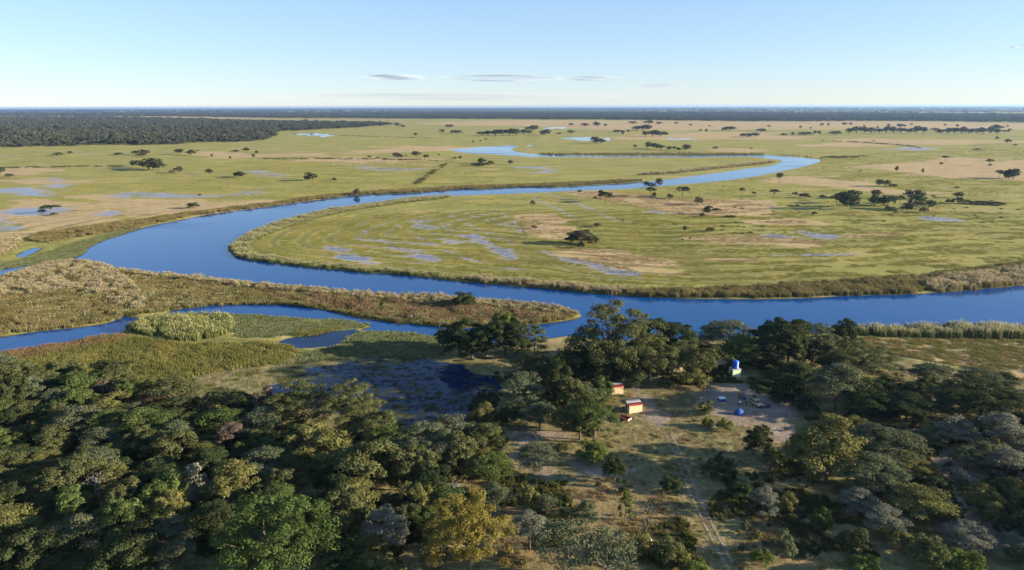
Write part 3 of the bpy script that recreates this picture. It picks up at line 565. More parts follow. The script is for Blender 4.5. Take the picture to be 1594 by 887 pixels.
# the open plain
def plain_keep(X): return (water_sdf(X) < -2) & (zone(X, DRY, 1, 1, 21) < .5) & (vnoise(X * [.5, 1], 16, 90) + .5 * vnoise(X, 5, 91) > -.02)
X = np.vstack([sample([[(360,385),(420,352),(560,325),(800,304),(1000,297),(1250,268),(1640,268),(1640,440),(1450,450),(1200,462),(1000,458),(800,440),(550,420)]], .075, 0, plain_keep, 42000), sample([[(360,385),(420,352),(560,335),(800,325),(1200,330),(1640,330),(1640,440),(1450,450),(1200,462),(1000,458),(800,440),(550,420)]], .55, 0, lambda Q: (water_sdf(Q) < -2) & (zone(Q, WET, 1, 1, 31) < .3) & (zone(Q, DRY, 1, 1, 21) < .4) & (swale(Q, water_sdf(Q)) + 1.2 * vnoise(Q * [.5, 1], 9, 92) + .8 * vnoise(Q, 3, 93) > .1), 80000)])
h = rng.uniform(.2, .6, len(X)); w = rng.uniform(.8, 1.7, len(X))
scatter('grass', lift(X), np.column_stack([w, w, h]), PT['plain'], 'green yellow grass covering the peninsula inside the river bend', 'grass')
X = sample([DRY[1], DRY[2], DRY[3], DRY[4], DRY[5], DRY[6], DRY[7]], .30, 0, lambda Q: (water_sdf(Q) < -2) & (vnoise(Q * [.4, 1], 8, 94) > -.12), 12000)
h = rng.uniform(.2, .65, len(X)); w = rng.uniform(.7, 1.5, len(X))
scatter('grass', lift(X), np.column_stack([w, w, h]), PT['tanplain'], 'tan dry grass patches on the peninsula', 'grass')
X = sample([[(0,300),(400,250),(800,250),(800,285),(560,298),(400,318),(216,348),(0,400)]], .10, 0, plain_keep, 60000)
h = rng.uniform(.25, .6, len(X)); w = rng.uniform(.9, 2.0, len(X))
scatter('grass', lift(X), np.column_stack([w, w, h]), PT['plain'], 'green yellow grass on the plain left of the main river', 'grass')
X = sample([[(1240,255),(1300,240),(1640,225),(1640,300),(1300,300)]], .03, 0, plain_keep, 32000)
h = rng.uniform(.3, .8, len(X)); w = rng.uniform(1.2, 2.6, len(X))
scatter('grass', lift(X), np.column_stack([w, w, h]), PT['plain'], 'green yellow grass on the plain right of the far bend', 'grass')
X = sample([[(880,360),(1000,330),(1200,320),(1500,300),(1594,320),(1594,345),(1300,360),(1050,385),(900,375)]], .012, 0, lambda Q: (water_sdf(Q) < -3) & (vnoise(Q * [.25, 1], 14, 95) > .05) & (rng.uniform(size=len(Q)) < .22), 5000)
scatter('scrub', lift(X), np.column_stack([rng.uniform(1, 2.6, len(X))] * 2 + [rng.uniform(.6, 1.5, len(X))]), PT['scrub'], 'low dark scrub dotted over the right half of the peninsula', 'scrub')
X = sample([[(770,700),(900,690),(1100,650),(1240,655),(1300,740),(1594,700),(1594,887),(560,887),(600,800),(760,760)]], .9, 0, lambda Q: (zone(Q, SAND, 1.5, .5, 41) < .35) & ((zone(Q, CLEAR, 1, .6, 42) < .4) | (rng.uniform(size=len(Q)) < .12)) & (vnoise(Q, 6, 96) + .6 * vnoise(Q, 2, 97) > .0), 26000)
h = rng.uniform(.3, .95, len(X)); w = rng.uniform(.3, .8, len(X))
scatter('grass', lift(X), np.column_stack([w, w, h]), PT['red'], 'dry russet grass around the sandy track in the foreground', 'grass')
X = sample([[(0,600),(230,590),(300,640),(560,660),(700,670),(790,560),(1000,545),(1200,560),(1330,600),(1594,600),(1594,887),(0,887)]], .95, 0, lambda Q: (zone(Q, SAND, 1.5, .5, 41) < .3) & (water_sdf(Q) < -1) & (zone(Q, CLEAR, 1, .6, 42) < .4) & (vnoise(Q, 9, 98) + .5 * vnoise(Q, 3, 99) > .03), 26000)
h = rng.uniform(.35, 1.5, len(X)); w = rng.uniform(.5, 1.2, len(X))
scatter('scrub', lift(X), np.column_stack([w, w, h]), PT['scrub'], 'low dark scrub on the ground beneath the foreground trees', 'scrub')

X = sample(CLEAR, 1.6, 0, lambda Q: (zone(Q, SAND, 1.5, .5, 41) < .5) & (vnoise(Q, 4, 110) + .7 * vnoise(Q, 1.3, 111) > -.05), 14000)
w = rng.uniform(.15, .5, len(X)); scatter('grass', lift(X), np.column_stack([w, w, rng.uniform(.08, .32, len(X))]), PT['tanplain'], 'short straw coloured grass on the clearing around the track', 'grass')
X = sample(CLEAR, .5, 0, lambda Q: (zone(Q, SAND, 1.5, .5, 41) < .6) & (vnoise(Q, 5, 112) + .7 * vnoise(Q, 1.6, 113) > .2), 3000)
w = rng.uniform(.2, .6, len(X)); scatter('scrub', lift(X), np.column_stack([w, w, rng.uniform(.2, .7, len(X))]), PT['yellow'], 'small yellow-green weeds on the clearing around the track', 'weeds')
# ------------------------------------------------------------------ tree sources (height 1, width 1; scaled when placed)
def leaf_cloud(cl, leaf, jitter, r):
    """cl: rows of cx cy cz rx ry rz count tint -> leaf quads on the clumps"""
    V = []; T = []
    for cx, cy, cz, rx, ry, rz, n, tt in cl:
        n = int(n); d = r.normal(size=(n, 3)); d /= np.linalg.norm(d, axis=1)[:, None]; d[:, 2] = np.where(d[:, 2] < -.35, -d[:, 2], d[:, 2])
        q = r.uniform(.55, 1.08, (n, 1)); c = np.array([cx, cy, cz]) + d * q * [rx, ry, rz]
        nn = d / np.array([rx, ry, rz]); nn /= np.linalg.norm(nn, axis=1)[:, None]; nn = nn + r.normal(size=(n, 3)) * jitter + [0, 0, .25]; nn /= np.linalg.norm(nn, axis=1)[:, None]
        a = r.normal(size=(n, 3)); u = np.cross(nn, a); u /= np.linalg.norm(u, axis=1)[:, None]; w = np.cross(nn, u); s = leaf * r.uniform(.55, 1.35, (n, 1)); e = r.uniform(.45, .8, (n, 1))
        Q = np.stack([c - u * s, c - w * s * e, c + u * s, c + w * s * e], 1); V.append(Q.reshape(-1, 3)); T.append(np.repeat(np.clip(tt + r.normal(0, .22, n), 0, 1), 4))
    V = np.vstack(V); T = np.concatenate(T); F = np.arange(len(V)).reshape(-1, 4)
    return V, F, T
def crown_mesh(name, form, leaf, nleaf, seed):
    r = np.random.default_rng(seed); cl = []
    if form == 'round':                    # dome of lumpy clumps down to the lower third
        lobes = [(r.uniform(-.2, .2), r.uniform(-.2, .2), r.uniform(.38, .60), r.uniform(.25, .34), r.uniform(.28, .38)) for _ in range(5)]
        for k in range(64):
            lx, ly, lz, lr, lh = lobes[k % 5]; d = r.normal(size=3); d /= np.linalg.norm(d); d[2] = abs(d[2]) if d[2] < -.55 else d[2]
            s = r.uniform(.06, .115); q = r.uniform(.8, 1.05); cl.append((lx + d[0] * lr * q, ly + d[1] * lr * q, lz + d[2] * lh * q, s * 1.15, s * 1.15, s * .85, nleaf / 64, r.uniform(.1, .9)))
    elif form == 'tall':                   # bigger, billowing, several domes
        lobes = [(0, 0, .68, .26, .28)] + [(.27 * math.cos(a), .27 * math.sin(a), r.uniform(.28, .56), r.uniform(.19, .26), r.uniform(.2, .3)) for a in np.linspace(0, 5.4, 7) + r.uniform(0, 1)]
        for k in range(130):
            lx, ly, lz, lr, lh = lobes[k % 8]; d = r.normal(size=3); d /= np.linalg.norm(d); d[2] = abs(d[2]) if d[2] < -.6 else d[2]
            s = r.uniform(.04, .085); q = r.uniform(.82, 1.08); cl.append((lx + d[0] * lr * q, ly + d[1] * lr * q, lz + d[2] * lh * q, s * 1.2, s * 1.2, s * .8, nleaf / 130, r.uniform(.1, .9)))
    elif form == 'flat':                   # thorn tree: flat plates on spread limbs
        for k in range(46):
            a = r.uniform(0, 6.283); q = math.sqrt(r.uniform(0, 1)); z = .92 - .38 * q * q - .5 * r.uniform(0, 1) ** 2.2 * (.4 + .6 * q)
            s = r.uniform(.08, .15); cl.append((.42 * q * math.cos(a), .42 * q * math.sin(a), max(.22, z), s * 1.3, s * 1.3, s * .32, nleaf / 46, r.uniform(.1, .9)))
    elif form == 'umbrella':               # bare stem, thin flat top
        for k in range(34):
            a = r.uniform(0, 6.283); q = math.sqrt(r.uniform(0, 1)); s = r.uniform(.09, .15)
            cl.append((.4 * q * math.cos(a), .4 * q * math.sin(a), .88 - .22 * q * q + r.uniform(-.14, .03), s * 1.2, s * 1.2, s * .5, nleaf / 34, r.uniform(.1, .9)))
    elif form == 'bush':                   # clumps down to the ground
        for k in range(34):
            a = r.uniform(0, 6.283); q = math.sqrt(r.uniform(0, 1)); s = r.uniform(.1, .17); z = (.12 + .74 * r.uniform(.25, 1) * math.sqrt(max(0, 1 - q * q * .8)))
            cl.append((.4 * q * math.cos(a), .4 * q * math.sin(a), z, s, s, s * .85, nleaf / 34, r.uniform(.1, .9)))
    elif form == 'spire':                  # narrow upright
        for k in range(30):
            z = r.uniform(.12, .95); w = .42 * (1 - z) ** .7 + .08; a = r.uniform(0, 6.283); q = w * math.sqrt(r.uniform(.2, 1)); s = r.uniform(.1, .16)
            cl.append((q * math.cos(a), q * math.sin(a), z, s, s, s * .6, nleaf / 30, r.uniform(.1, .9)))
    V, F, T = leaf_cloud(cl, leaf, .5, r)
    return mesh_np(name, V, F, [LEAF['O']], False, {'tint': T}), [c[:3] for c in cl]
def trunk_mesh(name, tips, mat, fork, rad, seed):
    r = np.random.default_rng(seed); b = MB(); b.tube([(0, 0, -.02), (r.uniform(-.01, .01), 0, fork * .5), (r.uniform(-.02, .02), r.uniform(-.02, .02), fork)], [rad * 1.3, rad, rad * .85], 7)
    for k in r.permutation(len(tips))[:9]:
        t = np.array(tips[k]) * [.92, .92, .96]; z0 = fork * r.uniform(.7, 1.0); mid = np.array([t[0] * .45, t[1] * .45, z0 + (t[2] - z0) * .55]) + r.normal(0, .02, 3)
        b.tube([(0, 0, z0), mid, t], [rad * .55, rad * .38, rad * .12], 5)
    return b.data(name, mat)
FORM = {}
for key, form, leaf, n, fork, rad, vs_ in (('tall', 'tall', .0095, 25000, .26, .022, 2), ('round', 'round', .0175, 13500, .26, .022, 4), ('flat', 'flat', .017, 9000, .28, .017, 4), ('umbrella', 'umbrella', .03, 2400, .55, .02, 2),
                                           ('bush', 'bush', .028, 4200, .12, .018, 4), ('thin', 'flat', .020, 2400, .24, .018, 2), ('spire', 'spire', .034, 1900, .2, .02, 2), ('farbush', 'bush', .075, 420, .12, .03, 3), ('fartree', 'round', .07, 520, .3, .03, 3)):
    FORM[key] = []
    for v in range(vs_):
        cm, tips = crown_mesh('crown_' + key, form, leaf, n, hash_ := 100 + v * 13 + len(key) * 7)
        FORM[key].append((cm, trunk_mesh('trunk_' + key, tips, BARK, fork, rad, hash_ + 1)))

# ------------------------------------------------------------------ far woods
FC = []
for k_ in range(2):
    fm = FORM['fartree'][k_][0].copy(); fm.materials.clear(); fm.materials.append(LEAF['F']); FC.append(proto('far_crown_source', fm))
def wood(polys, dens, hh, ww, label, cap=60000, keep=None):
    X = sample(polys, dens, 0, keep, cap); P0 = chaikin(wpoly(polys[0]), 1); X = X[sdf(X, P0) + 70 * vnoise(X, 110, 15) + 40 * vnoise(X, 35, 16) > 12]
    for i in range(2):
        Q = X[i::2]; n = len(Q); q = vnoise(Q, 60, 5) + vnoise(Q, 22, 6); h = np.clip(rng.lognormal(0, .28, n), .5, 1.8) * hh * (1 + .35 * q); w = np.clip(rng.lognormal(0, .33, n), .45, 1.9) * ww
        scatter('far_wood', np.column_stack([Q, np.full(n, .2)]), np.column_stack([w, w * rng.uniform(.8, 1.2, n), h]), FC[i], label if i == 0 else label.replace('grey-green', 'dark green'), 'woodland')
wood([[(-120,232),(0,230.5),(75,228.5),(176,226.5),(263,225.5),(340,222.5),(400,221),(432,214),(438,205),(430,192),(300,186),(130,183),(-120,184)]], .0065, 10, 13, 'dense grey-green woodland mass on the left beyond the plain', 44000)
wood([[(-120,231),(75,227),(263,224),(400,219),(430,206),(430,192),(300,186),(130,183),(-120,184)]], .0009, 14, 20, 'taller grey-green crowns standing out of the left woodland', 5000)
wood([[(430,204),(470,203.5),(550,199.6),(600,196.6),(612,193.5),(560,191.5),(430,190),(300,188),(300,192)]], .0026, 11, 17, 'narrow grey-green woodland arm reaching from the left woodland to the middle', 16000)
wood([[(-200,181),(-60,180.5),(250,181),(400,183.6),(600,184.6),(800,185.8),(1000,187),(1200,190),(1420,188.6),(1600,191.4),(1850,192),(1850,180),(1000,175),(-200,177)]], .0008, 12, 28, 'grey-green bush forest stretching along the whole horizon', 60000)
def far_canopy():
    Y = np.array([8600, 9200, 10000, 11000, 12500, 14500, 17000, 21000, 27000, 34000, 41000.]); nc = 900; u = np.linspace(-1, 1, nc)
    V = np.column_stack([(np.outer(.83 * Y + 90, u)).ravel(), np.repeat(Y, nc), np.zeros(len(Y) * nc)])
    V[:, 2] = rng.uniform(3.0, 9.5, len(V)); V[:nc, 2] = .1
    V[:, 1] += rng.uniform(-150, 150, len(V))
    i = np.arange((len(Y) - 1) * nc).reshape(-1, nc)[:, :-1].ravel()
    o = link('far_wood', mesh_np('far_wood', V, np.stack([i, i + 1, i + nc + 1, i + nc], 1), [LEAF['F']], False, {'tint': rng.uniform(0, 1, len(V))}))
    tag(o, 'farthest blue-grey forest canopy meeting the sky', 'woodland', kind='stuff')
far_canopy()

def branch_tree(seed, depth=5, spread=.75, straight=.55):
    r = np.random.default_rng(seed); b = MB()
    def grow(p, d, L, rad, k):
        m = p + d * L * .5 + Vector(r.normal(0, L * .05, 3)); e = m + (d + Vector(r.normal(0, .16, 3))).normalized() * L * .5
        b.tube([p, m, e], [rad, rad * .85, rad * .68], 5 if k > 2 else 4)
        if k == 0: return
        for _ in range(int(r.integers(2, 4))):
            nd = (d * straight + Vector(r.normal(0, spread, 3)) * .6 + Vector((0, 0, .18))).normalized(); grow(e, nd, L * r.uniform(.62, .85), rad * .62, k - 1)
    grow(Vector((0, 0, -.02)), Vector((0, 0, 1)), .27, .019, depth); return b
DEAD = [branch_tree(s) for s in (3, 8)]

# ------------------------------------------------------------------ placing trees
TREES = []
NAME = {'tall': 'riverside_tree', 'round': 'broadleaf_tree', 'flat': 'thorn_tree', 'umbrella': 'umbrella_tree', 'bush': 'bush', 'thin': 'sparse_tree', 'spire': 'slender_tree', 'farbush': 'bush', 'fartree': 'plain_tree'}
CAT = {'bush': 'bush', 'farbush': 'bush'}
def place(form, leaf, X, w, h, zone_, note=None, px=None, v=None):
    X = np.array(X[:2], float); z = float(ground_z(X[None])[0]) - .05
    if water_at(*X) > 0: z = -.1
    vs_ = FORM[form]; cm, tm = vs_[(len(TREES) if v is None else v) % len(vs_)]
    o = empty(NAME[form], (X[0], X[1], z), random.uniform(0, 6.283), (w, w, h))
    c = link('crown', cm, o); c.material_slots[0].link = 'OBJECT'; c.material_slots[0].material = LEAF[leaf]
    link('trunk', tm, o)
    o['category'] = CAT.get(form, 'tree'); TREES.append(dict(o=o, form=form, leaf=leaf, X=X, zone=zone_, note=note, px=px, w=w, h=h))
    return o
def tree(form, leaf, cx, top, base, wpx, zone_, note=None, v=None):
    p = at(cx, base, .35); k = ppm(p); dep = math.asin(CAM_H / math.dist(p, (0, 0, CAM_H)))
    w = wpx / k; hpx = (base - top); h = max(1.0, (hpx / k - .25 * w * math.sin(dep) * .5) / math.cos(dep))
    return place(form, leaf, p, w * 1.14, h * 1.03, zone_, note, cx, v)

ZL1, ZL2, ZL3, ZL4 = 'far edge of the left woodland', 'upper middle of the left woodland', 'lower middle of the left woodland', 'bottom of the left woodland'
def zl(base): return ZL1 if base < 668 else ZL2 if base < 742 else ZL3 if base < 822 else ZL4
for row in [
 ('round','D',20,580,652,62),('flat','G',55,582,642,42),('round','M',135,575,622,78),('round','D',85,587,625,44),('bush','P',168,587,625,52),('round','M',206,588,634,38),('round','Y',166,612,652,60),('flat','G',92,600,645,48),
 ('flat','G',125,625,682,68),('flat','S',208,640,674,38),('flat','O',88,656,702,56),('flat','G',272,652,706,62),('flat','G',160,663,707,62),('thin','P',238,607,632,32),('flat','D',245,625,667,52),('round','D',295,618,660,62),
 ('flat','O',300,640,684,50),('flat','P',362,655,705,44),('round','D',380,605,655,55),('round','B',385,683,720,34),('bush','P',415,597,655,42),('tall','O',465,590,668,98),('tall','O',548,592,672,92),('tall','O',572,625,705,92),('round','Y',505,660,726,98),
 ('tall','G',665,657,728,108),('round','O',722,675,740,62),('round','Y',745,626,668,40),('round','D',745,655,696,50),('bush','M',460,648,692,42),('bush','M',425,678,720,52),('bush','P',410,630,675,46),
 ('round','M',113,755,815,64),('thin','Y',185,720,780,62),('flat','Y',70,698,735,52),('flat','Y',140,693,730,52),('flat','G',95,725,760,48),('spire','S',308,722,776,44),('round','D',255,717,775,68),('round','M',205,765,848,84),('round','Y',268,762,832,60),
 ('flat','Y',370,712,795,64),('bush','Y',300,795,835,54),('round','D',15,840,900,56),('round','D',75,820,895,96),('round','D',210,825,905,108),('flat','G',275,845,900,66),('bush','L',370,830,890,44),('bush','Y',5,765,806,40),('bush','L',392,768,800,26),
 ('round','O',560,690,772,114),('round','O',655,700,766,66),('bush','Y',620,722,764,32),('round','Y',648,752,806,48),('flat','S',600,787,858,64),('bush','O',595,860,905,64),('flat','L',772,700,740,40),('flat','G',770,750,794,48),('bush','Y',520,780,820,40),
 ('round','O',445,720,775,64),('bush','S',705,750,780,38),('flat','D',30,690,735,60),('round','D',330,690,745,66),('round','D',420,745,800,60),('round','D',520,725,785,70),('round','D',30,745,800,60),('round','D',160,790,850,60),('flat','D',330,775,840,70),
 ]:
    tree(*row, 'wood', None)
tree('tall','B',436,766,905,172,'x','large bright green leafy tree at the bottom of the left woodland', 0)
tree('tall','A',730,764,890,126,'x','golden yellow rounded tree at the bottom, left of the track', 1)
# clump on the point between side channel and lagoon
for row in [('round','D',715,497,556,62),('round','D',757,495,554,58),('round','D',786,492,552,62),('round','D',806,520,558,42),('flat','G',832,500,548,36),('bush','G',690,508,538,28),('round','D',735,515,560,50)]:
    tree(*row, 'on the point between side channel and lagoon')
tree('round','L',786,484,546,44,'x','bright green topped tree on the point by the side channel')
tree('bush','D',721,450,478,36,'x','lone dark round bush on the long reed island')
# the camp trees
ZC = 'in the tree belt behind the camp'
tree('tall','O',955,466,596,132,'x','tallest spreading olive tree by the river, left of the camp', 0)
tree('tall','O',1012,512,600,82,'x','billowing olive tree leaning right against the tallest river tree', 1)
tree('tall','D',908,512,588,66,'x','dark tree leaning left against the tallest river tree', 0)
tree('round','L',1152,524,572,62,'x','bright green rounded tree behind the blue water tank')
tree('bush','Y',1078,573,600,50,'x','round yellow-olive bush between the huts and the water tank')
for row in [('round','D',1040,493,562,84),('tall','O',1075,525,595,76),('flat','G',1130,494,550,80),('round','D',1195,496,566,66),('bush','O',1040,580,600,32),('round','D',1225,498,570,80),('flat','G',1275,499,558,54),('round','D',1307,497,550,46),
            ('tall','O',1335,530,584,118),('flat','G',1300,562,640,84),('bush','B',1332,575,614,42),('bush','D',1232,578,624,54),('bush','L',1302,566,596,22),('bush','D',1190,594,606,40),('bush','D',1215,602,622,40),('bush','O',1172,585,596,22),('round','D',1262,520,572,54),('round','D',935,545,604,60),('round','D',985,548,604,60),('round','D',1105,530,580,44),('bush','D',1255,605,640,40)]:
    tree(*row, ZC)
ZH = 'in the thicket left of the huts'
for row in [('tall','O',835,541,606,80),('flat','G',815,575,635,64),('round','O',895,582,640,54),('bush','M',938,583,622,32),('tall','M',924,603,690,72),('round','O',903,615,684,62),('bush','Y',880,627,672,38),('flat','G',840,625,670,54),('round','D',865,560,620,54),('bush','D',800,620,660,40)]:
    tree(*row, ZH)
ZT = 'on the clearing around the track'
for row in [('bush','L',920,683,718,50),('flat','G',836,687,725,58),('bush','Y',1098,620,647,24),('bush','L',1127,650,668,26),('round','D',1173,661,707,44),('bush','L',1101,648,664,17),('bush','D',956,706,752,34),('bush','Y',823,752,794,32),('flat','G',850,768,800,34),
            ('spire','L',973,762,810,24),('flat','G',912,780,830,38),('flat','S',825,795,855,54),('thin','G',880,812,892,90),('thin','G',945,822,900,84),('bush','D',1122,710,738,52),('bush','D',1044,740,764,34),('bush','D',1150,745,774,38),('flat','S',1187,755,800,38),
            ('bush','L',1185,850,880,34),('bush','L',1080,866,900,44),('bush','O',1040,836,874,50),('bush','Y',1000,826,862,46),('bush','Y',1060,850,876,30),('bush','O',875,690,700,22)]:
    tree(*row, ZT)
ZR = 'in the right woodland'
def zr(base): return 'far edge of the right woodland' if base < 672 else 'upper middle of the right woodland' if base < 760 else 'lower part of the right woodland'
for row in [('flat','G',1450,560,604,64),('flat','G',1520,568,610,58),('tall','D',1525,580,656,116),('bush','Y',1440,578,608,32),('flat','D',1410,608,656,84),('flat','S',1485,645,700,54),('flat','S',1555,640,706,70),('round','Y',1285,652,752,120),('bush','Y',1330,645,672,42),
            ('flat','G',1390,665,726,84),('flat','G',1355,655,720,62),('flat','G',1447,660,694,44),('bush','Y',1293,643,660,18),('bush','Y',1225,765,795,30),('bush','B',1277,790,826,34),('flat','S',1337,760,800,54),('flat','Y',1430,755,815,90),('flat','S',1378,787,836,54),('bush','Y',1395,810,846,50),
            ('flat','G',1360,705,772,86),('round','Y',1530,758,814,52),('thin','S',1488,808,834,34),('bush','L',1500,852,892,64),('round','D',1582,745,812,66),('flat','S',1565,690,746,54),('bush','G',1217,825,866,38),('bush','B',1345,862,900,50),('flat','Y',1420,705,736,68),('bush','Y',1545,680,708,40),
            ('bush','Y',1205,695,722,36),('round','D',1590,640,690,50),('flat','D',1350,600,652,60),('bush','O',1440,830,880,60),('bush','D',1330,820,862,50),('round','D',1640,700,780,90),('flat','D',1650,630,680,80),('round','D',1680,760,850,90),('flat','D',1480,605,660,60)]:
    tree(*row, 'right')
# trees that fill the thickets
def fill(poly, n, mind, pool, zone_, hr=(4, 8)):
    P = wpoly(poly); lo = P.min(0); hi = P.max(0); got = 0
    for _ in range(n * 40):
        X = rng.uniform(lo, hi)
        if not inside(X[None], P)[0] or water_at(*X) > -2: continue
        if any(np.hypot(*(X - t['X'])) < mind * (.55 + .045 * t['w']) for t in TREES): continue
        f, l = pool[int(rng.integers(len(pool)))]; h = rng.uniform(*hr) * (.6 if f == 'bush' else 1); place(f, l, X, h * rng.uniform(1.05, 1.6), h, zone_); got += 1
        if got >= n: break
fill([(-60,592),(130,585),(240,606),(290,640),(420,640),(600,680),(760,706),(770,800),(700,887),(-60,930)], 120, 5.0, [('round','D'),('round','O'),('flat','G'),('flat','M'),('bush','D'),('round','M'),('flat','O'),('round','O'),('bush','O'),('flat','Y')], 'wood', (5, 11.5))
fill([(1180,515),(1300,515),(1370,590),(1400,640),(1290,640),(1240,610),(1180,600)], 20, 4.5, [('round','D'),('bush','D'),('round','D'),('bush','O')], ZC, (5, 10))
fill([(800,560),(900,560),(925,650),(880,680),(800,650)], 10, 4, [('round','D'),('bush','D'),('flat','G')], ZH, (5, 8))
fill([(1330,640),(1480,600),(1640,610),(1680,900),(1560,900),(1380,800),(1310,760)], 54, 5.5, [('flat','G'),('bush','D'),('flat','D'),('bush','O'),('round','D'),('flat','S')], 'right', (3.5, 7.5))
fill([(800,755),(1020,760),(1080,887),(800,887)], 14, 4, [('bush','O'),('bush','Y'),('bush','D')], ZT, (1.6, 3.2))
fill([(1130,760),(1320,790),(1380,887),(1150,887)], 22, 3.2, [('bush','O'),('bush','Y'),('bush','D'),('bush','G')], ZT, (1.5, 3.4))
fill([(1060,655),(1230,660),(1230,730),(1080,730)], 9, 3, [('bush','O'),('bush','Y')], ZT, (1.0, 2.0))
fill([(1610,660),(1900,680),(1900,900),(1690,900)], 22, 8, [('round','D'),('flat','G'),('round','O')], 'right', (8, 12))  # woodland past the right edge, out of view, added for its long shadows

# the plain's scattered trees: x, base y, width px, height px
def far(rows, zone_, leaf='K'):
    for r in rows:
        x, y, w, h = r[:4]; f = r[4] if len(r) > 4 else 'fartree'; l = r[5] if len(r) > 5 else leaf
        tree(f, l, x, y - h * 1.15, y, w, zone_)
ZP1 = 'on the far left plain below the woodland'
far([(89,242,17,5,'farbush'),(109,239,8,4,'farbush'),(184,241,15,4,'farbush'),(211,241,10,6),(227,241,19,8),(221,243,14,5,'farbush'),(280,240,16,8),(297,242,15,8),(308,235,5,2,'farbush'),(366,237,11,4,'farbush'),(384,236,11,6),(395,246,6,6),(330,245,4,5),(359,248,4,5),(400,240,6,5)], ZP1)
ZP2 = 'on the left plain above the river'
far([(213,260,19,10),(232,265,34,15),(247,265,22,12),(238,263,26,16),(268,271,9,7,'farbush','G'),(278,269,15,9),(326,272,11,9),(374,276,19,9),(370,275,10,7,'farbush'),(2,272,11,12),(15,276,12,6,'farbush'),(311,305,5,4,'farbush'),(301,324,19,9,'bush'),(80,332,30,13,'umbrella'),(84,335,12,5,'bush','O'),(66,331,12,6,'bush')], ZP2)
far([(487,281,22,12,'fartree'),(478,281,9,7,'farbush'),(520,282,8,6,'farbush'),(554,304,11,10,'fartree'),(556,308,8,4,'bush')], 'above the middle of the river')
ZP3 = 'on the plain left of the far river pond'
far([(617,246,10,8),(624,246,10,6),(648,244,16,8),(663,247,10,6),(575,245,7,3,'farbush'),(588,246,7,2,'farbush'),(632,243,4,3,'farbush'),(716,248,6,5),(708,247,7,3,'farbush'),(683,242,4,3,'farbush'),(740,258,16,5,'farbush'),(752,258,20,6,'farbush'),(764,256,12,6,'farbush'),(750,255,14,8),(795,256,9,6)], ZP3)
ZP4 = 'on the far middle plain near the ponds'
far([(750,211,14,6),(760,211,16,7),(771,211,17,8),(782,211,16,9),(793,211,16,10),(804,211,15,9),(815,210,14,8),(823,209,10,6),(830,204,20,8),(822,203,10,5),(848,210,17,8),(845,211,9,5),(700,199,13,5),(710,208,19,6,'farbush'),(688,207,9,5),(647,212,6,5),(736,222,4,3),(748,221,4,3),(756,218,4,3),(620,197,11,6),(627,198,10,4,'farbush')], ZP4)
ZP5 = 'on the far plain right of the ponds'
far([(910,197,13,5),(930,197,13,7),(942,197,7,4),(889,196,8,4),(962,206,15,4,'farbush'),(969,210,7,6),(978,207,4,5),(1000,203,24,8),(990,203,14,6),(1008,202,12,7),(1016,212,20,9),(1004,212,10,7),(1028,212,18,7),(1036,210,10,4,'farbush'),(925,223,16,9),(935,223,18,7,'farbush'),(890,208,12,5),(870,209,8,3,'farbush'),(1136,203,20,6),(1128,203,10,4,'farbush'),(1164,214,14,6),(1175,213,14,6),(1155,213,10,5),(1099,206,5,5),(1090,204,6,3,'farbush'),(1185,205,16,5,'farbush'),(1075,196,6,3),(1025,194,12,4),(1010,193,16,5),(985,193,14,4),(1052,193,8,3),(1105,197,5,2)], ZP5)
ZP6 = 'in the row inside the far bend'
far([(1008,231,12,9),(1018,231,12,8),(1028,233,17,8),(1041,234,9,6),(1049,233,8,5),(1057,235,8,5),(1068,235,15,9),(989,229,7,4,'farbush'),(1113,232,9,4,'farbush'),(1169,234,5,4,'umbrella')], ZP6)
ZP7 = 'on the peninsula below the far river'
far([(1006,291,10,9),(1015,292,14,8,'farbush'),(1026,291,12,12),(1013,306,17,14,'umbrella'),(1018,306,6,7,'farbush'),(1043,309,11,8,'farbush'),(1062,307,23,16,'umbrella'),(942,315,20,16,'umbrella'),(935,311,10,14,'umbrella'),(949,309,13,9,'farbush'),(926,310,5,4,'farbush'),(902,300,7,5,'farbush'),(1155,303,9,10,'umbrella'),(1173,306,6,7,'umbrella'),(829,329,9,16,'umbrella','G')], ZP7)
ZP8 = 'on the middle of the peninsula'
far([(1086,319,15,11,'round'),(1100,334,15,13,'round'),(1115,333,13,9,'umbrella'),(1093,337,9,6,'bush'),(1132,338,10,3,'bush'),(1140,338,12,3,'bush'),(1066,360,7,9,'bush'),(1106,360,14,6,'bush'),(832,356,10,6,'bush','P'),(930,353,12,7,'bush','O'),(905,386,12,10,'bush','D')], ZP8)
tree('round','D',903,356,379,34,ZP8); tree('thin','P',906,357,381,26,'x','pinkish leafless tree beside the bushes on the peninsula'); tree('bush','O',922,363,381,20,ZP8); tree('bush','D',890,360,378,24,ZP8)
ZP9 = 'in the grove right on the peninsula'
far([(1205,306,15,11,'umbrella'),(1237,308,9,9,'umbrella'),(1253,308,17,8,'bush'),(1280,312,11,8,'umbrella'),(1302,316,20,16),(1314,309,14,10),(1328,308,20,12),(1324,326,32,24,'round','D'),(1318,322,22,18),(1362,308,19,12),(1361,320,20,14),(1372,320,14,12,'bush'),(1382,320,24,15),(1400,317,15,12,'umbrella'),(1413,310,14,13),(1428,310,19,14),(1426,326,26,22,'round','G'),(1445,325,16,12),(1450,321,12,10,'bush'),(1412,328,20,12,'bush'),(1438,331,13,9,'bush','Y'),(1385,328,18,8,'bush','O'),(1490,308,15,9),(1491,317,18,9),(1478,316,12,6,'bush'),(1510,317,22,6,'bush'),(1530,318,24,6,'bush'),(1552,319,26,5,'bush'),(1268,334,10,5,'bush','Y')], ZP9)
ZP10 = 'on the right plain beyond the peninsula'
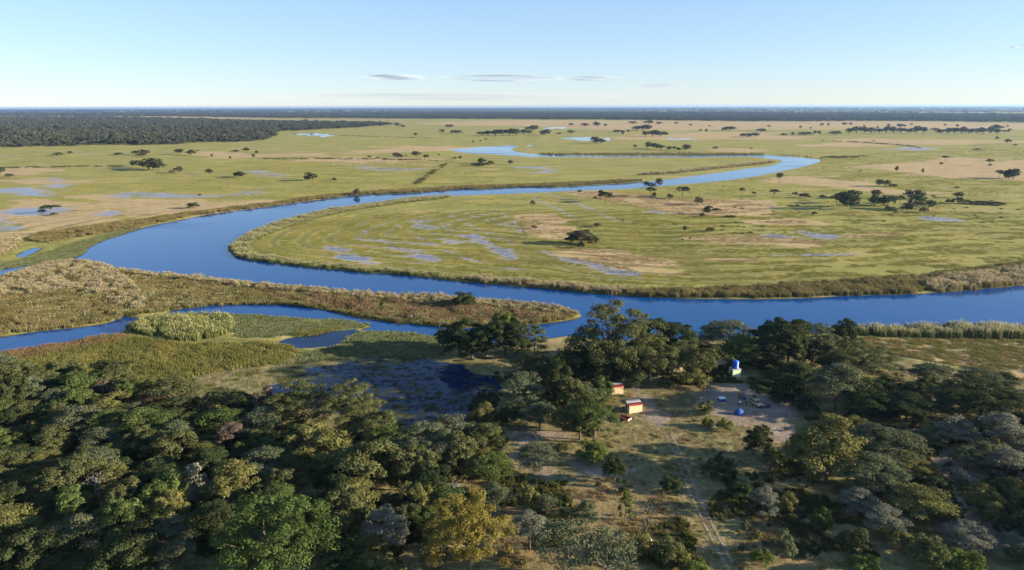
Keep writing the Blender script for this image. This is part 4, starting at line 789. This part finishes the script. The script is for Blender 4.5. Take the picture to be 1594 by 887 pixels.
far([(1213,279,12,9),(1395,267,6,9,'farbush'),(1436,269,4,7,'farbush'),(1471,251,11,8,'umbrella'),(1465,256,6,4,'farbush'),(1540,258,11,10,'umbrella'),(1541,258,6,3,'farbush'),(1554,277,12,12,'umbrella'),(1565,277,16,13),(1577,278,20,14),(1570,278,14,9,'farbush'),(1568,223,10,6),(1552,217,6,4),(1520,234,11,3,'farbush'),(1580,227,6,3,'farbush'),(1360,220,4,2,'farbush'),(1368,290,15,10),(1378,290,14,9),(1390,291,11,5,'farbush'),(1339,267,7,2,'farbush'),(1490,293,7,3,'farbush')], ZP10)
ZP11 = 'in the far right wood strip'
far([(1322+i*11.5, 207.4, 14, 7+(i*7)%4) for i in range(11)] + [(1464+i*11, 208.2, 14, 7+(i*5)%4) for i in range(9)] + [(1553,203,17,8),(1566,206,10,4,'farbush'),(1572,203,6,3,'farbush'),(1455,203,12,4,'farbush')], ZP11)
ZP12 = 'sprinkled on the far right dry plain'
far([(1220,211,11,4,'farbush'),(1234,211,6,5),(1253,210,22,5,'farbush'),(1268,209,7,5),(1275,210,5,6),(1300,209,19,5,'farbush'),(1279,196,7,4),(1289,196,5,4),(1315,195,9,4),(1324,195,5,4),(1400,199,9,6),(1383,197,5,4),(1366,200,5,3),(1408,198,5,4),(1418,195,5,3),(1431,199,4,3),(1246,200,4,4),(1262,201,4,3),(1345,198,4,3),(1197,198,6,3),(1471,196,5,3),(1490,198,5,4),(1568,198,4,3)], ZP12)

# ------------------------------------------------------------------ labels of the trees: look, zone, rank from the left
LOOK = {'D': 'dark green', 'K': 'dark green', 'O': 'olive', 'G': 'grey-green', 'Y': 'yellow-olive', 'B': 'bright green', 'P': 'pinkish brown', 'S': 'silvery', 'M': 'mid green', 'L': 'lime green', 'A': 'golden'}
FORMW = {'tall': 'billowing tree', 'round': 'rounded tree', 'flat': 'thorn tree', 'umbrella': 'flat-topped tree', 'bush': 'bush', 'thin': 'half-bare tree', 'spire': 'slim tree', 'farbush': 'low bush', 'fartree': 'rounded tree'}
ORD = ['first', 'second', 'third', 'fourth', 'fifth', 'sixth', 'seventh', 'eighth', 'ninth', 'tenth', 'eleventh', 'twelfth', 'thirteenth', 'fourteenth', 'fifteenth', 'sixteenth', 'seventeenth', 'eighteenth', 'nineteenth', 'twentieth']
def pix(p):
    q = CR.T @ (np.array([p[0], p[1], .3]) - np.array([0, 0, CAM_H])); return IW / 2 - q[0] / q[2] * FPX, IH / 2 + q[1] / q[2] * FPX
groups = {}
for t in TREES:
    x, y = pix(t['X']); t['px'] = x
    z = t['zone']
    if z == 'wood': z = 'at the ' + zl(y)
    elif z == 'right': z = ('at the ' if x < IW else 'beside the ') + zr(y)
    t['z'] = z
    if t['note']: t['o']['label'] = t['note']
    else: groups.setdefault((z, LOOK[t['leaf']] + ' ' + FORMW[t['form']]), []).append(t)
    if 'plain' in z or 'peninsula' in z: t['o']['group'] = 'trees and bushes scattered over the flood plain'
    elif 'woodland' in z: t['o']['group'] = 'trees of the foreground woodland'
    else: t['o']['group'] = 'trees and bushes around the camp'
for (z, look), L in groups.items():
    L.sort(key=lambda t: t['px'])
    if len(L) == 1: L[0]['o']['label'] = f'{look} {z}'; continue
    for i, t in enumerate(L): 
        n = len(L); od = ORD[i] + ' from left' if i <= n / 2 else ('rightmost' if i == n - 1 else ORD[n - 1 - i] + ' from right')
        if i == 0: od = 'leftmost'
        t['o']['label'] = f'{look} {z}, {od}'

_all = [t['o']['label'] for t in TREES]; print('LABELS', len(_all), len(set(_all)), [l for l in _all if len(l.split()) > 16][:5])
# dead trees
def dead(cx, top, base, k, label, mat=BARKW):
    p = at(cx, base, .35); h = (base - top) / ppm(p) / .93
    o = empty('dead_tree', (p[0], p[1], p[2] - .05), k * 1.3, (h * 1.0, h * 1.0, h * 1.0)); link('trunk', DEAD[k].data('trunk', mat), o); tag(o, label, 'tree')
dead(157, 722, 790, 0, 'bare pale dead tree among the left woodland crowns')
dead(1003, 748, 830, 1, 'tall bare dead tree left of the track in dry grass', BARK)

# ------------------------------------------------------------------ the camp
CREAM = plain('wall_cream', (.68, .54, .34), .85, .2, .12, 1.5); ROOFG = plain('roof_zinc', (.42, .43, .45), .45, .5, .25, 2.0, .3); ROOFR = plain('roof_red', (.30, .045, .04), .5, .4, .2, 2)
DARK = plain('dark_opening', (.03, .028, .025), .8, .2); CONC = plain('concrete', (.40, .38, .34), .9, .1); WOODM = plain('weathered_wood', (.24, .17, .11), .85, .2, .3, 5)
REDP = plain('red_paint', (.42, .06, .035), .55, .4, .25, 2); STEEL = plain('dark_steel', (.06, .06, .065), .5, .5); RUB = plain('rubber', (.025, .025, .026), .8, .2)
BLUEP = plain('blue_plastic', (.02, .12, .58), .28, .6, .12, 1); MINT = plain('wall_mint', (.55, .70, .46), .85, .2, .12, 1.2); THATCH = plain('thatch', (.42, .34, .23), .95, .05, .35, 6)
TANP = plain('car_paint_tan', (.48, .37, .21), .4, .5, .08, 1); GLASS = plain('car_glass', (.02, .024, .03), .08, .6, .1, 1); BLUEC = plain('tent_blue', (.03, .085, .34), .7, .2, .2, 2); WHITEC = plain('canvas_white', (.72, .74, .76), .8, .2, .12, 2)
BROWNC = plain('tent_brown', (.16, .11, .07), .8, .15, .25, 2); CLOTH = plain('clothing_dark', (.035, .035, .045), .9, .1, .2, 4); SKIN = plain('skin', (.16, .085, .055), .6, .3, .1, 4); HAIR = plain('hair', (.012, .010, .009), .8, .2)
STONE = plain('pale_stone', (.55, .50, .44), .9, .1, .25, 2); CHROME = plain('lamp_glass', (.7, .7, .68), .15, .6, .1, 2)
def gz(p): return float(ground_z(np.array([p[:2]]))[0])

def hut(px, py, yaw, label):
    p = at(px, py, .35); o = empty('toilet_hut', (p[0], p[1], gz(p)), yaw); w, d, h0, h1, t = 4.1, 3.4, 2.5, 2.95, .14
    MB().box(-w/2-.12, w/2+.12, -.12, d+.12, -.3, .10).build('plinth', CONC, o)
    f = MB().box(-w/2, w/2, 0, t, .10, h0).build('front_wall', CREAM, o)
    MB().box(-w/2, w/2, d-t, d, .10, h1).build('back_wall', CREAM, o)
    for s in (-1, 1):
        x0, x1 = (s*w/2-t, s*w/2) if s > 0 else (s*w/2, s*w/2+t)
        wl_ = MB().hexa([(x0,t,.10),(x1,t,.10),(x1,d-t,.10),(x0,d-t,.10),(x0,t,h0-.002),(x1,t,h0-.002),(x1,d-t,h1-.002),(x0,d-t,h1-.002)]).build('side_wall', CREAM, o)
        if s < 0:
            dr = MB().box(-w/2-.05, -w/2-.003, 1.9, 2.75, .12, 2.05).build('door', DARK, o); MB().box(-w/2-.1, -w/2-.05, 2.0, 2.08, 1.0, 1.12).build('handle', STEEL, dr)
            MB().box(-w/2-.035, -w/2-.003, .7, 1.2, 1.5, 2.0).build('window', DARK, o)
    n = 12                                  # corrugated sheets laid front to back, a red band over the front
    for a, b, m in ((-.30, 1.35, ROOFR), (1.28, d + .25, ROOFG)):
        for k in range(4):
            V = []; F = []; x0 = -w/2-.22 + k*(w+.44)/4; x1 = x0 + (w+.44)/4 + (.04 if k < 3 else 0)
            lift_ = .035 if m is ROOFR else .0; lift_ += .006*k
            for j in range(n+1):
                x = x0 + (x1-x0)*j/n; zc = .035*(j % 2)
                for y in (a, b):
                    z = h0 + .06 + (h1-h0)*(y/d) + zc + lift_; V += [(x, y, z), (x, y, z+.012)]
            for j in range(n):
                i = j*4; F += [(i+1, i+5, i+7, i+3), (i, i+2, i+6, i+4), (i, i+4, i+5, i+1), (i+2, i+3, i+7, i+6)]
            link('roof_sheet', mesh_np('roof_sheet', V, F, [m]), o)
    tag(o, label, 'hut'); return o
hut(989.6, 642.2, R(12), 'cream walled hut with zinc and red roof beside the red trailer')
hut(960.5, 613.6, R(8), 'cream hut half hidden by trees, farther from the trailer')

def trailer():
    p = at(970.5, 653, .35); o = empty('trailer', (p[0], p[1], gz(p)), math.atan2(-3.0, 3.4)); L, W = 4.3, 2.0
    MB().box(-L/2, L/2, -W/2, W/2, .55, .63).build('floor', STEEL, o)
    for s in (-1, 1):
        y0, y1 = (W/2-.05, W/2) if s > 0 else (-W/2, -W/2+.05)
        MB().box(-L/2, L/2, y0, y1, .63, 1.15).build('side_panel', REDP, o)
        x0, x1 = (L/2-.05, L/2) if s > 0 else (-L/2, -L/2+.05)
        MB().box(x0, x1, -W/2+.05, W/2-.05, .63, 1.12).build('end_panel', REDP if s < 0 else STONE, o)
        wh = MB(); wh.tube([(-.2, s*(W/2+.02), .36), (-.2, s*(W/2+.22), .36)], [.36, .36], 14); q = wh.build('wheel', RUB, o)
        MB().tube([(-.2, s*(W/2+.20), .36), (-.2, s*(W/2+.235), .36)], [.18, .18], 10).build('rim', ROOFG, q)
    MB().tube([(-.2, -W/2-.02, .36), (-.2, W/2+.02, .36)], [.06, .06], 6).build('axle', STEEL, o)
    b = MB(); b.tube([(-L/2, -.6, .55), (-L/2-1.3, 0, .5)], [.05, .05], 5); b.tube([(-L/2, .6, .55), (-L/2-1.3, 0, .5)], [.05, .05], 5); b.build('drawbar', REDP, o)
    for k in range(3): MB().box(-1.6+k*1.1, -.8+k*1.1, -.6+.2*k, .1+.2*k, .63, .85).build('load', DARK, o)
    tag(o, 'open red box trailer with dark load, parked before the huts', 'trailer')
trailer()

def tank():
    p = at(1146.5, 587.5, .35); o = empty('tank_stand', (p[0], p[1], gz(p)), R(10)); w = 2.9
    MB().box(-w/2, w/2, 0, .15, 0, 2.7).build('front_wall', MINT, o); MB().box(-w/2, w/2, w-.15, w, 0, 2.7).build('back_wall', MINT, o)
    MB().box(w/2-.15, w/2, .15, w-.15, 0, 2.7).build('side_wall', MINT, o); MB().box(-w/2, -w/2+.15, .15, w-.15, 0, 2.7).build('side_wall', MINT, o)
    MB().box(-w/2-.04, -w/2-.003, .8, 1.7, .05, 2.0).build('door', DARK, o); MB().box(-w/2-.1, w/2+.1, -.1, w+.1, 2.7, 2.84).build('slab', CONC, o)
    tag(o, 'small mint green block-house carrying the blue water tank', 'tank stand')
    c = Euler((0, 0, R(10))).to_matrix() @ Vector((0, w/2, 0)); T = empty('water_tank', (p[0]+c.x, p[1]+c.y, gz(p)+2.84), 0)
    prof = [(1.12, 0)]
    for k in range(7): z = .12+k*.33; prof += [(1.15, z), (1.15, z+.2), (1.11, z+.24), (1.11, z+.29)]
    prof += [(1.15, 2.45), (1.05, 2.6), (.5, 2.82), (.34, 2.84)]
    MB().lathe(prof, 28).build('barrel', BLUEP, T, True); MB().lathe([(.34, 2.84), (.34, 2.93), (.28, 2.97), (.02, 2.98)], 16).build('lid', BLUEP, T)
    MB().tube([(1.15, 0, .2), (1.3, 0, .2), (1.3, 0, -1.5)], [.04]*3, 6).build('outlet_pipe', STEEL, T)
    tag(T, 'big blue plastic water tank on the mint green stand', 'water tank')
tank()

def chalet(px, py, yaw, s, label):
    p = at(px, py, .35); o = empty('thatched_shelter', (p[0], p[1], gz(p)), yaw, (s, s, s)); a = 2.6
    for sx in (-1, 1):
        for sy in (-1, 1): MB().tube([(sx*2.1, sy*2.1, -.1), (sx*2.1, sy*2.1, 2.5)], [.09, .08], 7).build('post', WOODM, o)
    for k in range(4):
        M = Matrix.Rotation(k*math.pi/2, 3, 'Z'); b = MB()
        P = [(-a,-a,2.25),(a,-a,2.25),(.12,-.12,4.9),(-.12,-.12,4.9),(-a,-a,2.45),(a,-a,2.45),(.12,-.12,5.1),(-.12,-.12,5.1)]
        b.hexa([tuple(M @ Vector(q)) for q in P]); b.build('thatch_slope', THATCH, o)
    MB().lathe([(.3, 4.95), (.34, 5.1), (.2, 5.3), (.03, 5.4)], 10).build('ridge_cap', THATCH, o)
    MB().box(-2.0, 2.0, 1.95, 2.02, .0, 1.2).build('half_wall', WOODM, o)
    tag(o, label, 'shelter')
chalet(1114, 573, R(25), 1.0, 'thatched roof sunlit between the trees, left of the water tank')
chalet(1053, 585, R(10), .95, 'shaded thatched roof under the trees, left of the yellow-olive bush')

def dome_tent(px, py, yaw, w, d, h, mat, mat2, label):
    p = at(px, py, .35); o = empty('tent', (p[0], p[1], gz(p)), yaw); n, m = 16, 7
    V = []; F = []
    for i in range(m+1):
        for j in range(n+1):
            u = j/n*2-1; a = math.pi*(i/m); r_ = math.sqrt(max(0, 1-abs(u)**2.4)); V.append((w/2*u, -d/2*r_*math.cos(a), h*r_*math.sin(a)**.8))
    for i in range(m):
        for j in range(n): q = i*(n+1)+j; F.append((q, q+1, q+n+2, q+n+1))
    link('canopy', mesh_np('canopy', V, F, [mat], True), o)
    b = MB(); b.v = [(-.45, -d/2*.96, .02), (.45, -d/2*.96, .02), (.05, -d/2*.62, h*.72), (-.05, -d/2*.62, h*.72)]; b.v += [(x, y-.06, z) for x, y, z in b.v]; b.f = [(0,1,2,3),(7,6,5,4),(0,4,5,1),(1,5,6,2),(2,6,7,3),(3,7,4,0)]
    b.build('door_flap', mat2, o)
    for s in (-1, 1): MB().tube([(s*w/2*.98*math.cos(t_*math.pi/8-math.pi/2), s*d*.05+d/2*math.sin(t_*math.pi/4)*0, h*math.cos((t_-2)*math.pi/4.2)+.03) for t_ in range(5)], [.02]*5, 4).build('pole', STEEL, o)
    tag(o, label, 'tent'); return o
dome_tent(1150.5, 645, R(15), 2.9, 2.5, 1.6, BLUEC, DARK, 'bright blue dome tent, nearest to the track')
dome_tent(1154, 620, R(-20), 2.2, 2.0, 1.5, BROWNC, DARK, 'brown dome tent standing behind the table')
dome_tent(1158, 621.5, R(10), 1.2, 1.0, .9, BLUEC, DARK, 'tiny blue pop-up tent touching the brown tent')

def camp_bed():
    p = at(1123.5, 625, .35); o = empty('awning', (p[0], p[1], gz(p)), R(5)); 
    for sx in (-1, 1):
        for sy in (-1, 1): MB().tube([(sx*.95, sy*.7, 0), (sx*.95, sy*.7, .95)], [.03, .03], 5).build('leg', STEEL, o)
        MB().box(sx*.97-.02, sx*.97+.02, -.72, .72, .35, .95).build('side_panel', BLUEC, o)
    MB().box(-1.0, 1.0, -.66, -.62, .2, .95).build('front_panel', BLUEC, o); MB().hexa([(-1.05,-.8,.98),(1.05,-.8,.98),(1.05,.8,1.15),(-1.05,.8,1.15),(-1.05,-.8,1.03),(1.05,-.8,1.03),(1.05,.8,1.20),(-1.05,.8,1.20)]).build('top_sheet', WHITEC, o)
    tag(o, 'low blue awning with white top, left of the tents', 'awning')
camp_bed()
def camp_chair(px, py, yaw, mat, label):
    p = at(px, py, .35); o = empty('camp_chair', (p[0], p[1], gz(p)), yaw)
    MB().box(-.3, .3, -.27, .27, .42, .47).build('seat', mat, o); MB().hexa([(-.3,.25,.47),(.3,.25,.47),(.3,.3,.47),(-.3,.3,.47),(-.3,.4,1.05),(.3,.4,1.05),(.3,.45,1.05),(-.3,.45,1.05)]).build('backrest', mat, o)
    for sx in (-1, 1):
        for sy in (-1, 1): MB().tube([(sx*.27, sy*.24, .44), (sx*.31, -sy*.28, 0)], [.02, .02], 5).build('leg', STEEL, o)
    tag(o, label, 'chair')
camp_chair(1104.5, 612, R(60), BLUEC, 'blue folding chair standing alone at the left of the camp')
camp_chair(1194, 636.5, R(-30), CLOTH, 'dark folding chair right of the car, left one of two')
camp_chair(1198, 635.5, R(20), CLOTH, 'dark folding chair right of the car, right one of two')
def table():
    p = at(1152, 630.5, .35); o = empty('camp_table', (p[0], p[1], gz(p)), R(10)); MB().box(-.65, .65, -.4, .4, .72, .77).build('tabletop', STEEL, o)
    for sx in (-1, 1):
        for sy in (-1, 1): MB().tube([(sx*.58, sy*.34, 0), (sx*.58, sy*.34, .72)], [.025, .025], 5).build('leg', STEEL, o)
    tag(o, 'dark camp table between tents and car', 'table')
    q = empty('food_box', (p[0]-.1, p[1]-.05, gz(p)+.77), R(30)); MB().box(-.28, .28, -.18, .18, 0, .22).build('tub', WHITEC, q); MB().box(-.3, .3, -.2, .2, .222, .27).build('lid', WHITEC, q); tag(q, 'white lidded box on the camp table', 'box')
table()
def person():
    p = at(1161, 631.5, .35); me = bpy.data.meshes.new('person'); 
    V = [(0,0,.92),(0,0,1.15),(0,0,1.38),(0,.0,1.5),(0,-.02,1.60),(0,-.02,1.70),(.19,0,1.40),(.25,-.02,1.14),(.24,-.14,.92),(.24,-.19,.84),(-.19,0,1.40),(-.26,0,1.14),(-.25,-.08,.90),(-.25,-.11,.81),(.1,0,.86),(.11,-.02,.48),(.12,.02,.07),(.13,-.15,.04),(-.1,0,.86),(-.12,0,.48),(-.13,.03,.07),(-.15,-.14,.04)]
    E = [(0,1),(1,2),(2,3),(3,4),(4,5),(2,6),(6,7),(7,8),(8,9),(2,10),(10,11),(11,12),(12,13),(0,14),(14,15),(15,16),(16,17),(0,18),(18,19),(19,20),(20,21)]
    rad = [.15,.14,.16,.06,.095,.085,.075,.055,.042,.04,.075,.055,.042,.04,.095,.068,.05,.045,.095,.068,.05,.045]
    me.from_pydata(V, E, []); o = link('person', me); o.location = (p[0], p[1], gz(p)); o.rotation_euler = (0, 0, R(40)); me.materials.append(CLOTH)
    sk = o.modifiers.new('skin', 'SKIN'); o.modifiers.new('smooth', 'SUBSURF').levels = 1
    for i, r_ in enumerate(rad): me.skin_vertices[0].data[i].radius = (r_, r_ * .8)
    me.skin_vertices[0].data[0].use_root = True
    MB().lathe([(.02, 1.56), (.085, 1.59), (.10, 1.66), (.085, 1.75), (.03, 1.79)], 12, (0, -.025)).build('face', SKIN, o, True)
    MB().lathe([(.104, 1.67), (.105, 1.73), (.08, 1.79), (.02, 1.82)], 12, (0, -.005)).build('hair', HAIR, o, True)
    for x, y, z in ((.24, -.2, .8), (-.25, -.12, .77)):
        h = MB(); h.hexa([(x-.03,y-.02,z-.06),(x+.03,y-.02,z-.06),(x+.03,y+.02,z-.06),(x-.03,y+.02,z-.06),(x-.035,y-.02,z+.04),(x+.035,y-.02,z+.04),(x+.035,y+.02,z+.04),(x-.035,y+.02,z+.04)])
        for k in range(4): h.tube([(x-.03+.02*k, y, z-.05), (x-.03+.02*k, y-.01, z-.10), (x-.03+.02*k, y-.03, z-.13-.01*(k in (1, 2)))], [.009, .008, .007], 5)
        h.tube([(x+.03, y, z+.01), (x+.06, y-.02, z-.03), (x+.06, y-.03, z-.06)], [.011, .009, .008], 5); h.build('hand', SKIN, o)
    tag(o, 'person in dark clothes standing beside the tan car', 'person')
person()

def car():
    p = at(1177, 631, .35); o = empty('car', (p[0], p[1], gz(p)), math.atan2(-.955, .30)); W = .93
    def prism(prof, w0, w1, name, m, parent=o, smooth=False):
        n = len(prof); b = MB(); b.v = [(x, w0 if s == 0 else w1, z) for s in (0, 1) for x, z in prof]
        b.f = [tuple(range(n))[::-1], tuple(range(n, 2*n))] + [(i, (i+1) % n, n+(i+1) % n, n+i) for i in range(n)]; return b.build(name, m, parent, smooth)
    body = prism([(-2.4,.5),(-2.38,1.12),(.72,1.16),(.95,1.15),(2.2,1.06),(2.36,.95),(2.38,.5),(1.95,.48),(1.9,.75),(1.65,.92),(1.35,.92),(1.1,.75),(1.05,.45),(-1.0,.45),(-1.05,.75),(-1.3,.92),(-1.6,.92),(-1.85,.75),(-1.9,.48)], -W, W, 'body', TANP)
    prism([(-2.3,1.165),(-2.2,1.80),(-2.05,1.92),(.1,1.92),(.35,1.82),(.85,1.165)], -W+.08, W-.08, 'cabin', TANP)
    b = MB(); b.hexa([(.88,-.72,1.2),(.88,.72,1.2),(.91,.72,1.2),(.91,-.72,1.2),(.42,-.66,1.80),(.42,.66,1.80),(.46,.66,1.81),(.46,-.66,1.81)]); b.build('windscreen', GLASS, o)
    MB().hexa([(-2.33,-.68,1.25),(-2.33,.68,1.25),(-2.28,.68,1.25),(-2.28,-.68,1.25),(-2.25,-.62,1.74),(-2.25,.62,1.74),(-2.2,.62,1.74),(-2.2,-.62,1.74)]).build('rear_window', GLASS, o)
    for s in (-1, 1):
        y0, y1 = (W-.085, W-.065) if s > 0 else (-W+.065, -W+.085)
        for xa, xb, xc, xd in ((-.35,.58,.22,-.3),(-1.25,-.45,-.42,-1.2),(-2.12,-1.36,-1.32,-2.06)):
            MB().hexa([(xa,y0,1.24),(xb,y0,1.24),(xb,y1,1.24),(xa,y1,1.24),(xd,y0,1.78),(xc,y0,1.78),(xc,y1,1.78),(xd,y1,1.78)]).build('side_window', GLASS, o)
        y0, y1 = (W+.003, W+.02) if s > 0 else (-W-.02, -W-.003)
        for x0, x1 in ((-.4, .62), (-1.3, -.45)):
            d = MB().box(x0, x1, y0, y1, .52, 1.14).build('door', TANP, o); MB().box(x0+.08, x0+.25, y0-.01, y1+.01, .98, 1.02).build('handle', STEEL, d)
        for x in (1.5, -1.45):
            q = MB().tube([(x, s*(W-.22), .40), (x, s*(W+.03), .40)], [.40, .40], 18).build('wheel', RUB, o); MB().tube([(x, s*(W+.02), .40), (x, s*(W+.045), .40)], [.22, .22], 12).build('rim', ROOFG, q)
        MB().tube([(2.36, s*.68, .86), (2.42, s*.68, .86)], [.12, .11], 12).build('headlight', CHROME, o); MB().box(.62, .72, s*(W+.1)-.09, s*(W+.1)+.09, 1.22, 1.38).build('mirror', STEEL, o)
        MB().tube([(-1.95, s*.62, 1.93), (-1.95, s*.62, 2.03), (.05, s*.62, 2.03), (.05, s*.62, 1.93)], [.025]*4, 5).build('roof_rail', STEEL, o)
    MB().box(2.36, 2.52, -.92, .92, .45, .72).build('front_bumper', STEEL, o); MB().box(2.385, 2.41, -.5, .5, .76, .95).build('grille', STEEL, o); MB().box(-2.52, -2.4, -.9, .9, .5, .7).build('rear_bumper', STEEL, o)
    b = MB(); b.tube([(2.56, -.6, .5), (2.58, -.6, 1.05), (2.58, .6, 1.05), (2.56, .6, .5)], [.035]*4, 6); b.build('bull_bar', STEEL, o)
    for k in range(6): MB().box(-1.95+k*.38, -1.87+k*.38, -.62, .62, 2.03, 2.06).build('rack_bar', STEEL, o)
    tag(o, 'tan off-road car with roof rack parked at the tents', 'car')
    z = gz(p); yaw = o.rotation_euler.z
    def on(name, x, y, zz, sx, sy, sz, m, m2, label):
        c = Euler((0, 0, yaw)).to_matrix() @ Vector((x, y, 0)); q = empty(name, (p[0]+c.x, p[1]+c.y, z+zz), yaw); MB().box(-sx, sx, -sy, sy, 0, sz).build('shell', m, q); MB().box(-sx-.02, sx+.02, -sy-.02, sy+.02, sz+.002, sz+.05).build('lid', m2, q); tag(q, label, 'box')
    on('roof_box', -1.35, 0, 2.06, .5, .5, .28, STEEL, DARK, 'black box strapped on the rear of the car roof')
    on('camp_box', -.9, -1.75, 0, .35, .45, .8, TANP, STEEL, 'tan upright box on the ground beside the car')
    on('stool', 2.6, 1.3, 0, .2, .2, .35, BROWNC, BROWNC, 'small brown stool in front of the car')
car()
def fence_post(px, py, h, label):
    p = at(px, py, .35); o = MB().tube([(0, 0, -.2), (.02, 0, h*.6), (.03, .02, h)], [.08, .07, .06], 7).build('post', STONE); o.location = (p[0], p[1], gz(p)); tag(o, label, 'post')
fence_post(1229.5, 650, 1.6, 'pale post at the right end of the camp sand'); fence_post(1216.7, 632, 1.7, 'pale post beyond the car, above the other post'); fence_post(1136.5, 668, 1.0, 'short post in the grass below the blue tent')
def rock(px, py, s, label, m=STONE, name='stone'):
    p = at(px, py, .35); b = MB(); r = random.Random(int(px)); b.lathe([(s*.5, -.1), (s*.62, s*.15), (s*.5, s*.42), (s*.2, s*.55), (.02, s*.57)], 9)
    b.v = [(x*(1+r.uniform(-.2, .2))*1.5, y*(1+r.uniform(-.2, .2)), z*(1+r.uniform(-.15, .15))) for x, y, z in b.v]; o = b.build(name, m); o.location = (p[0], p[1], gz(p)); tag(o, label, 'rock' if name == 'stone' else name.replace('_', ' '))
rock(1006, 843, 1.5, 'pale boulder among bushes at the bottom, left of the track'); rock(1091.5, 621, .7, 'small pale stone left of the blue awning'); rock(1110, 664, .8, 'grey stone on the grass below the camp')
rock(973, 603, .8, 'dark bundle on the sand behind the huts, left one', DARK, 'bundle'); rock(980, 602, .7, 'dark bundle on the sand behind the huts, right one', DARK, 'bundle')
def bin_(px, py):
    p = at(px, py, .35); o = empty('bucket', (p[0], p[1], gz(p))); MB().lathe([(.28, 0), (.36, .6), (.38, .62), (.33, .63)], 14).build('pail', REDP, o); MB().tube([(.36*math.cos(a), 0, .6+.3*math.sin(a)) for a in np.linspace(0, math.pi, 7)], [.015]*7, 4).build('handle', STEEL, o); tag(o, 'small red bucket on the grass between the two huts', 'bucket')
bin_(982, 618)

def farm_house(px, py, yaw, w, label):
    p = at(px, py, .35); o = empty('farm_house', (p[0], p[1], gz(p)), yaw)
    MB().box(-w/2, w/2, -3, 3, 0, 3).build('wall', WHITEC, o)
    for sy in (-1, 1): MB().hexa([(-w/2-.5, sy*3.6, 2.9), (w/2+.5, sy*3.6, 2.9), (w/2+.5, 0, 4.9), (-w/2-.5, 0, 4.9), (-w/2-.5, sy*3.6, 3.0), (w/2+.5, sy*3.6, 3.0), (w/2+.5, 0, 5.0), (-w/2-.5, 0, 5.0)]).build('roof_slope', ROOFG, o)
    MB().box(-.6, .6, -3.05, -3.003, 0, 2.1).build('door', DARK, o)
    for x in (-w/3, w/3): MB().box(x-.7, x+.7, -3.05, -3.003, 1, 2.2).build('window', DARK, o)
    tag(o, label, 'house')
farm_house(621, 194.6, R(5), 22, 'white farm building beside the far woodland arm, right one'); farm_house(607, 194.2, R(-8), 14, 'white farm building beside the far woodland arm, left one')
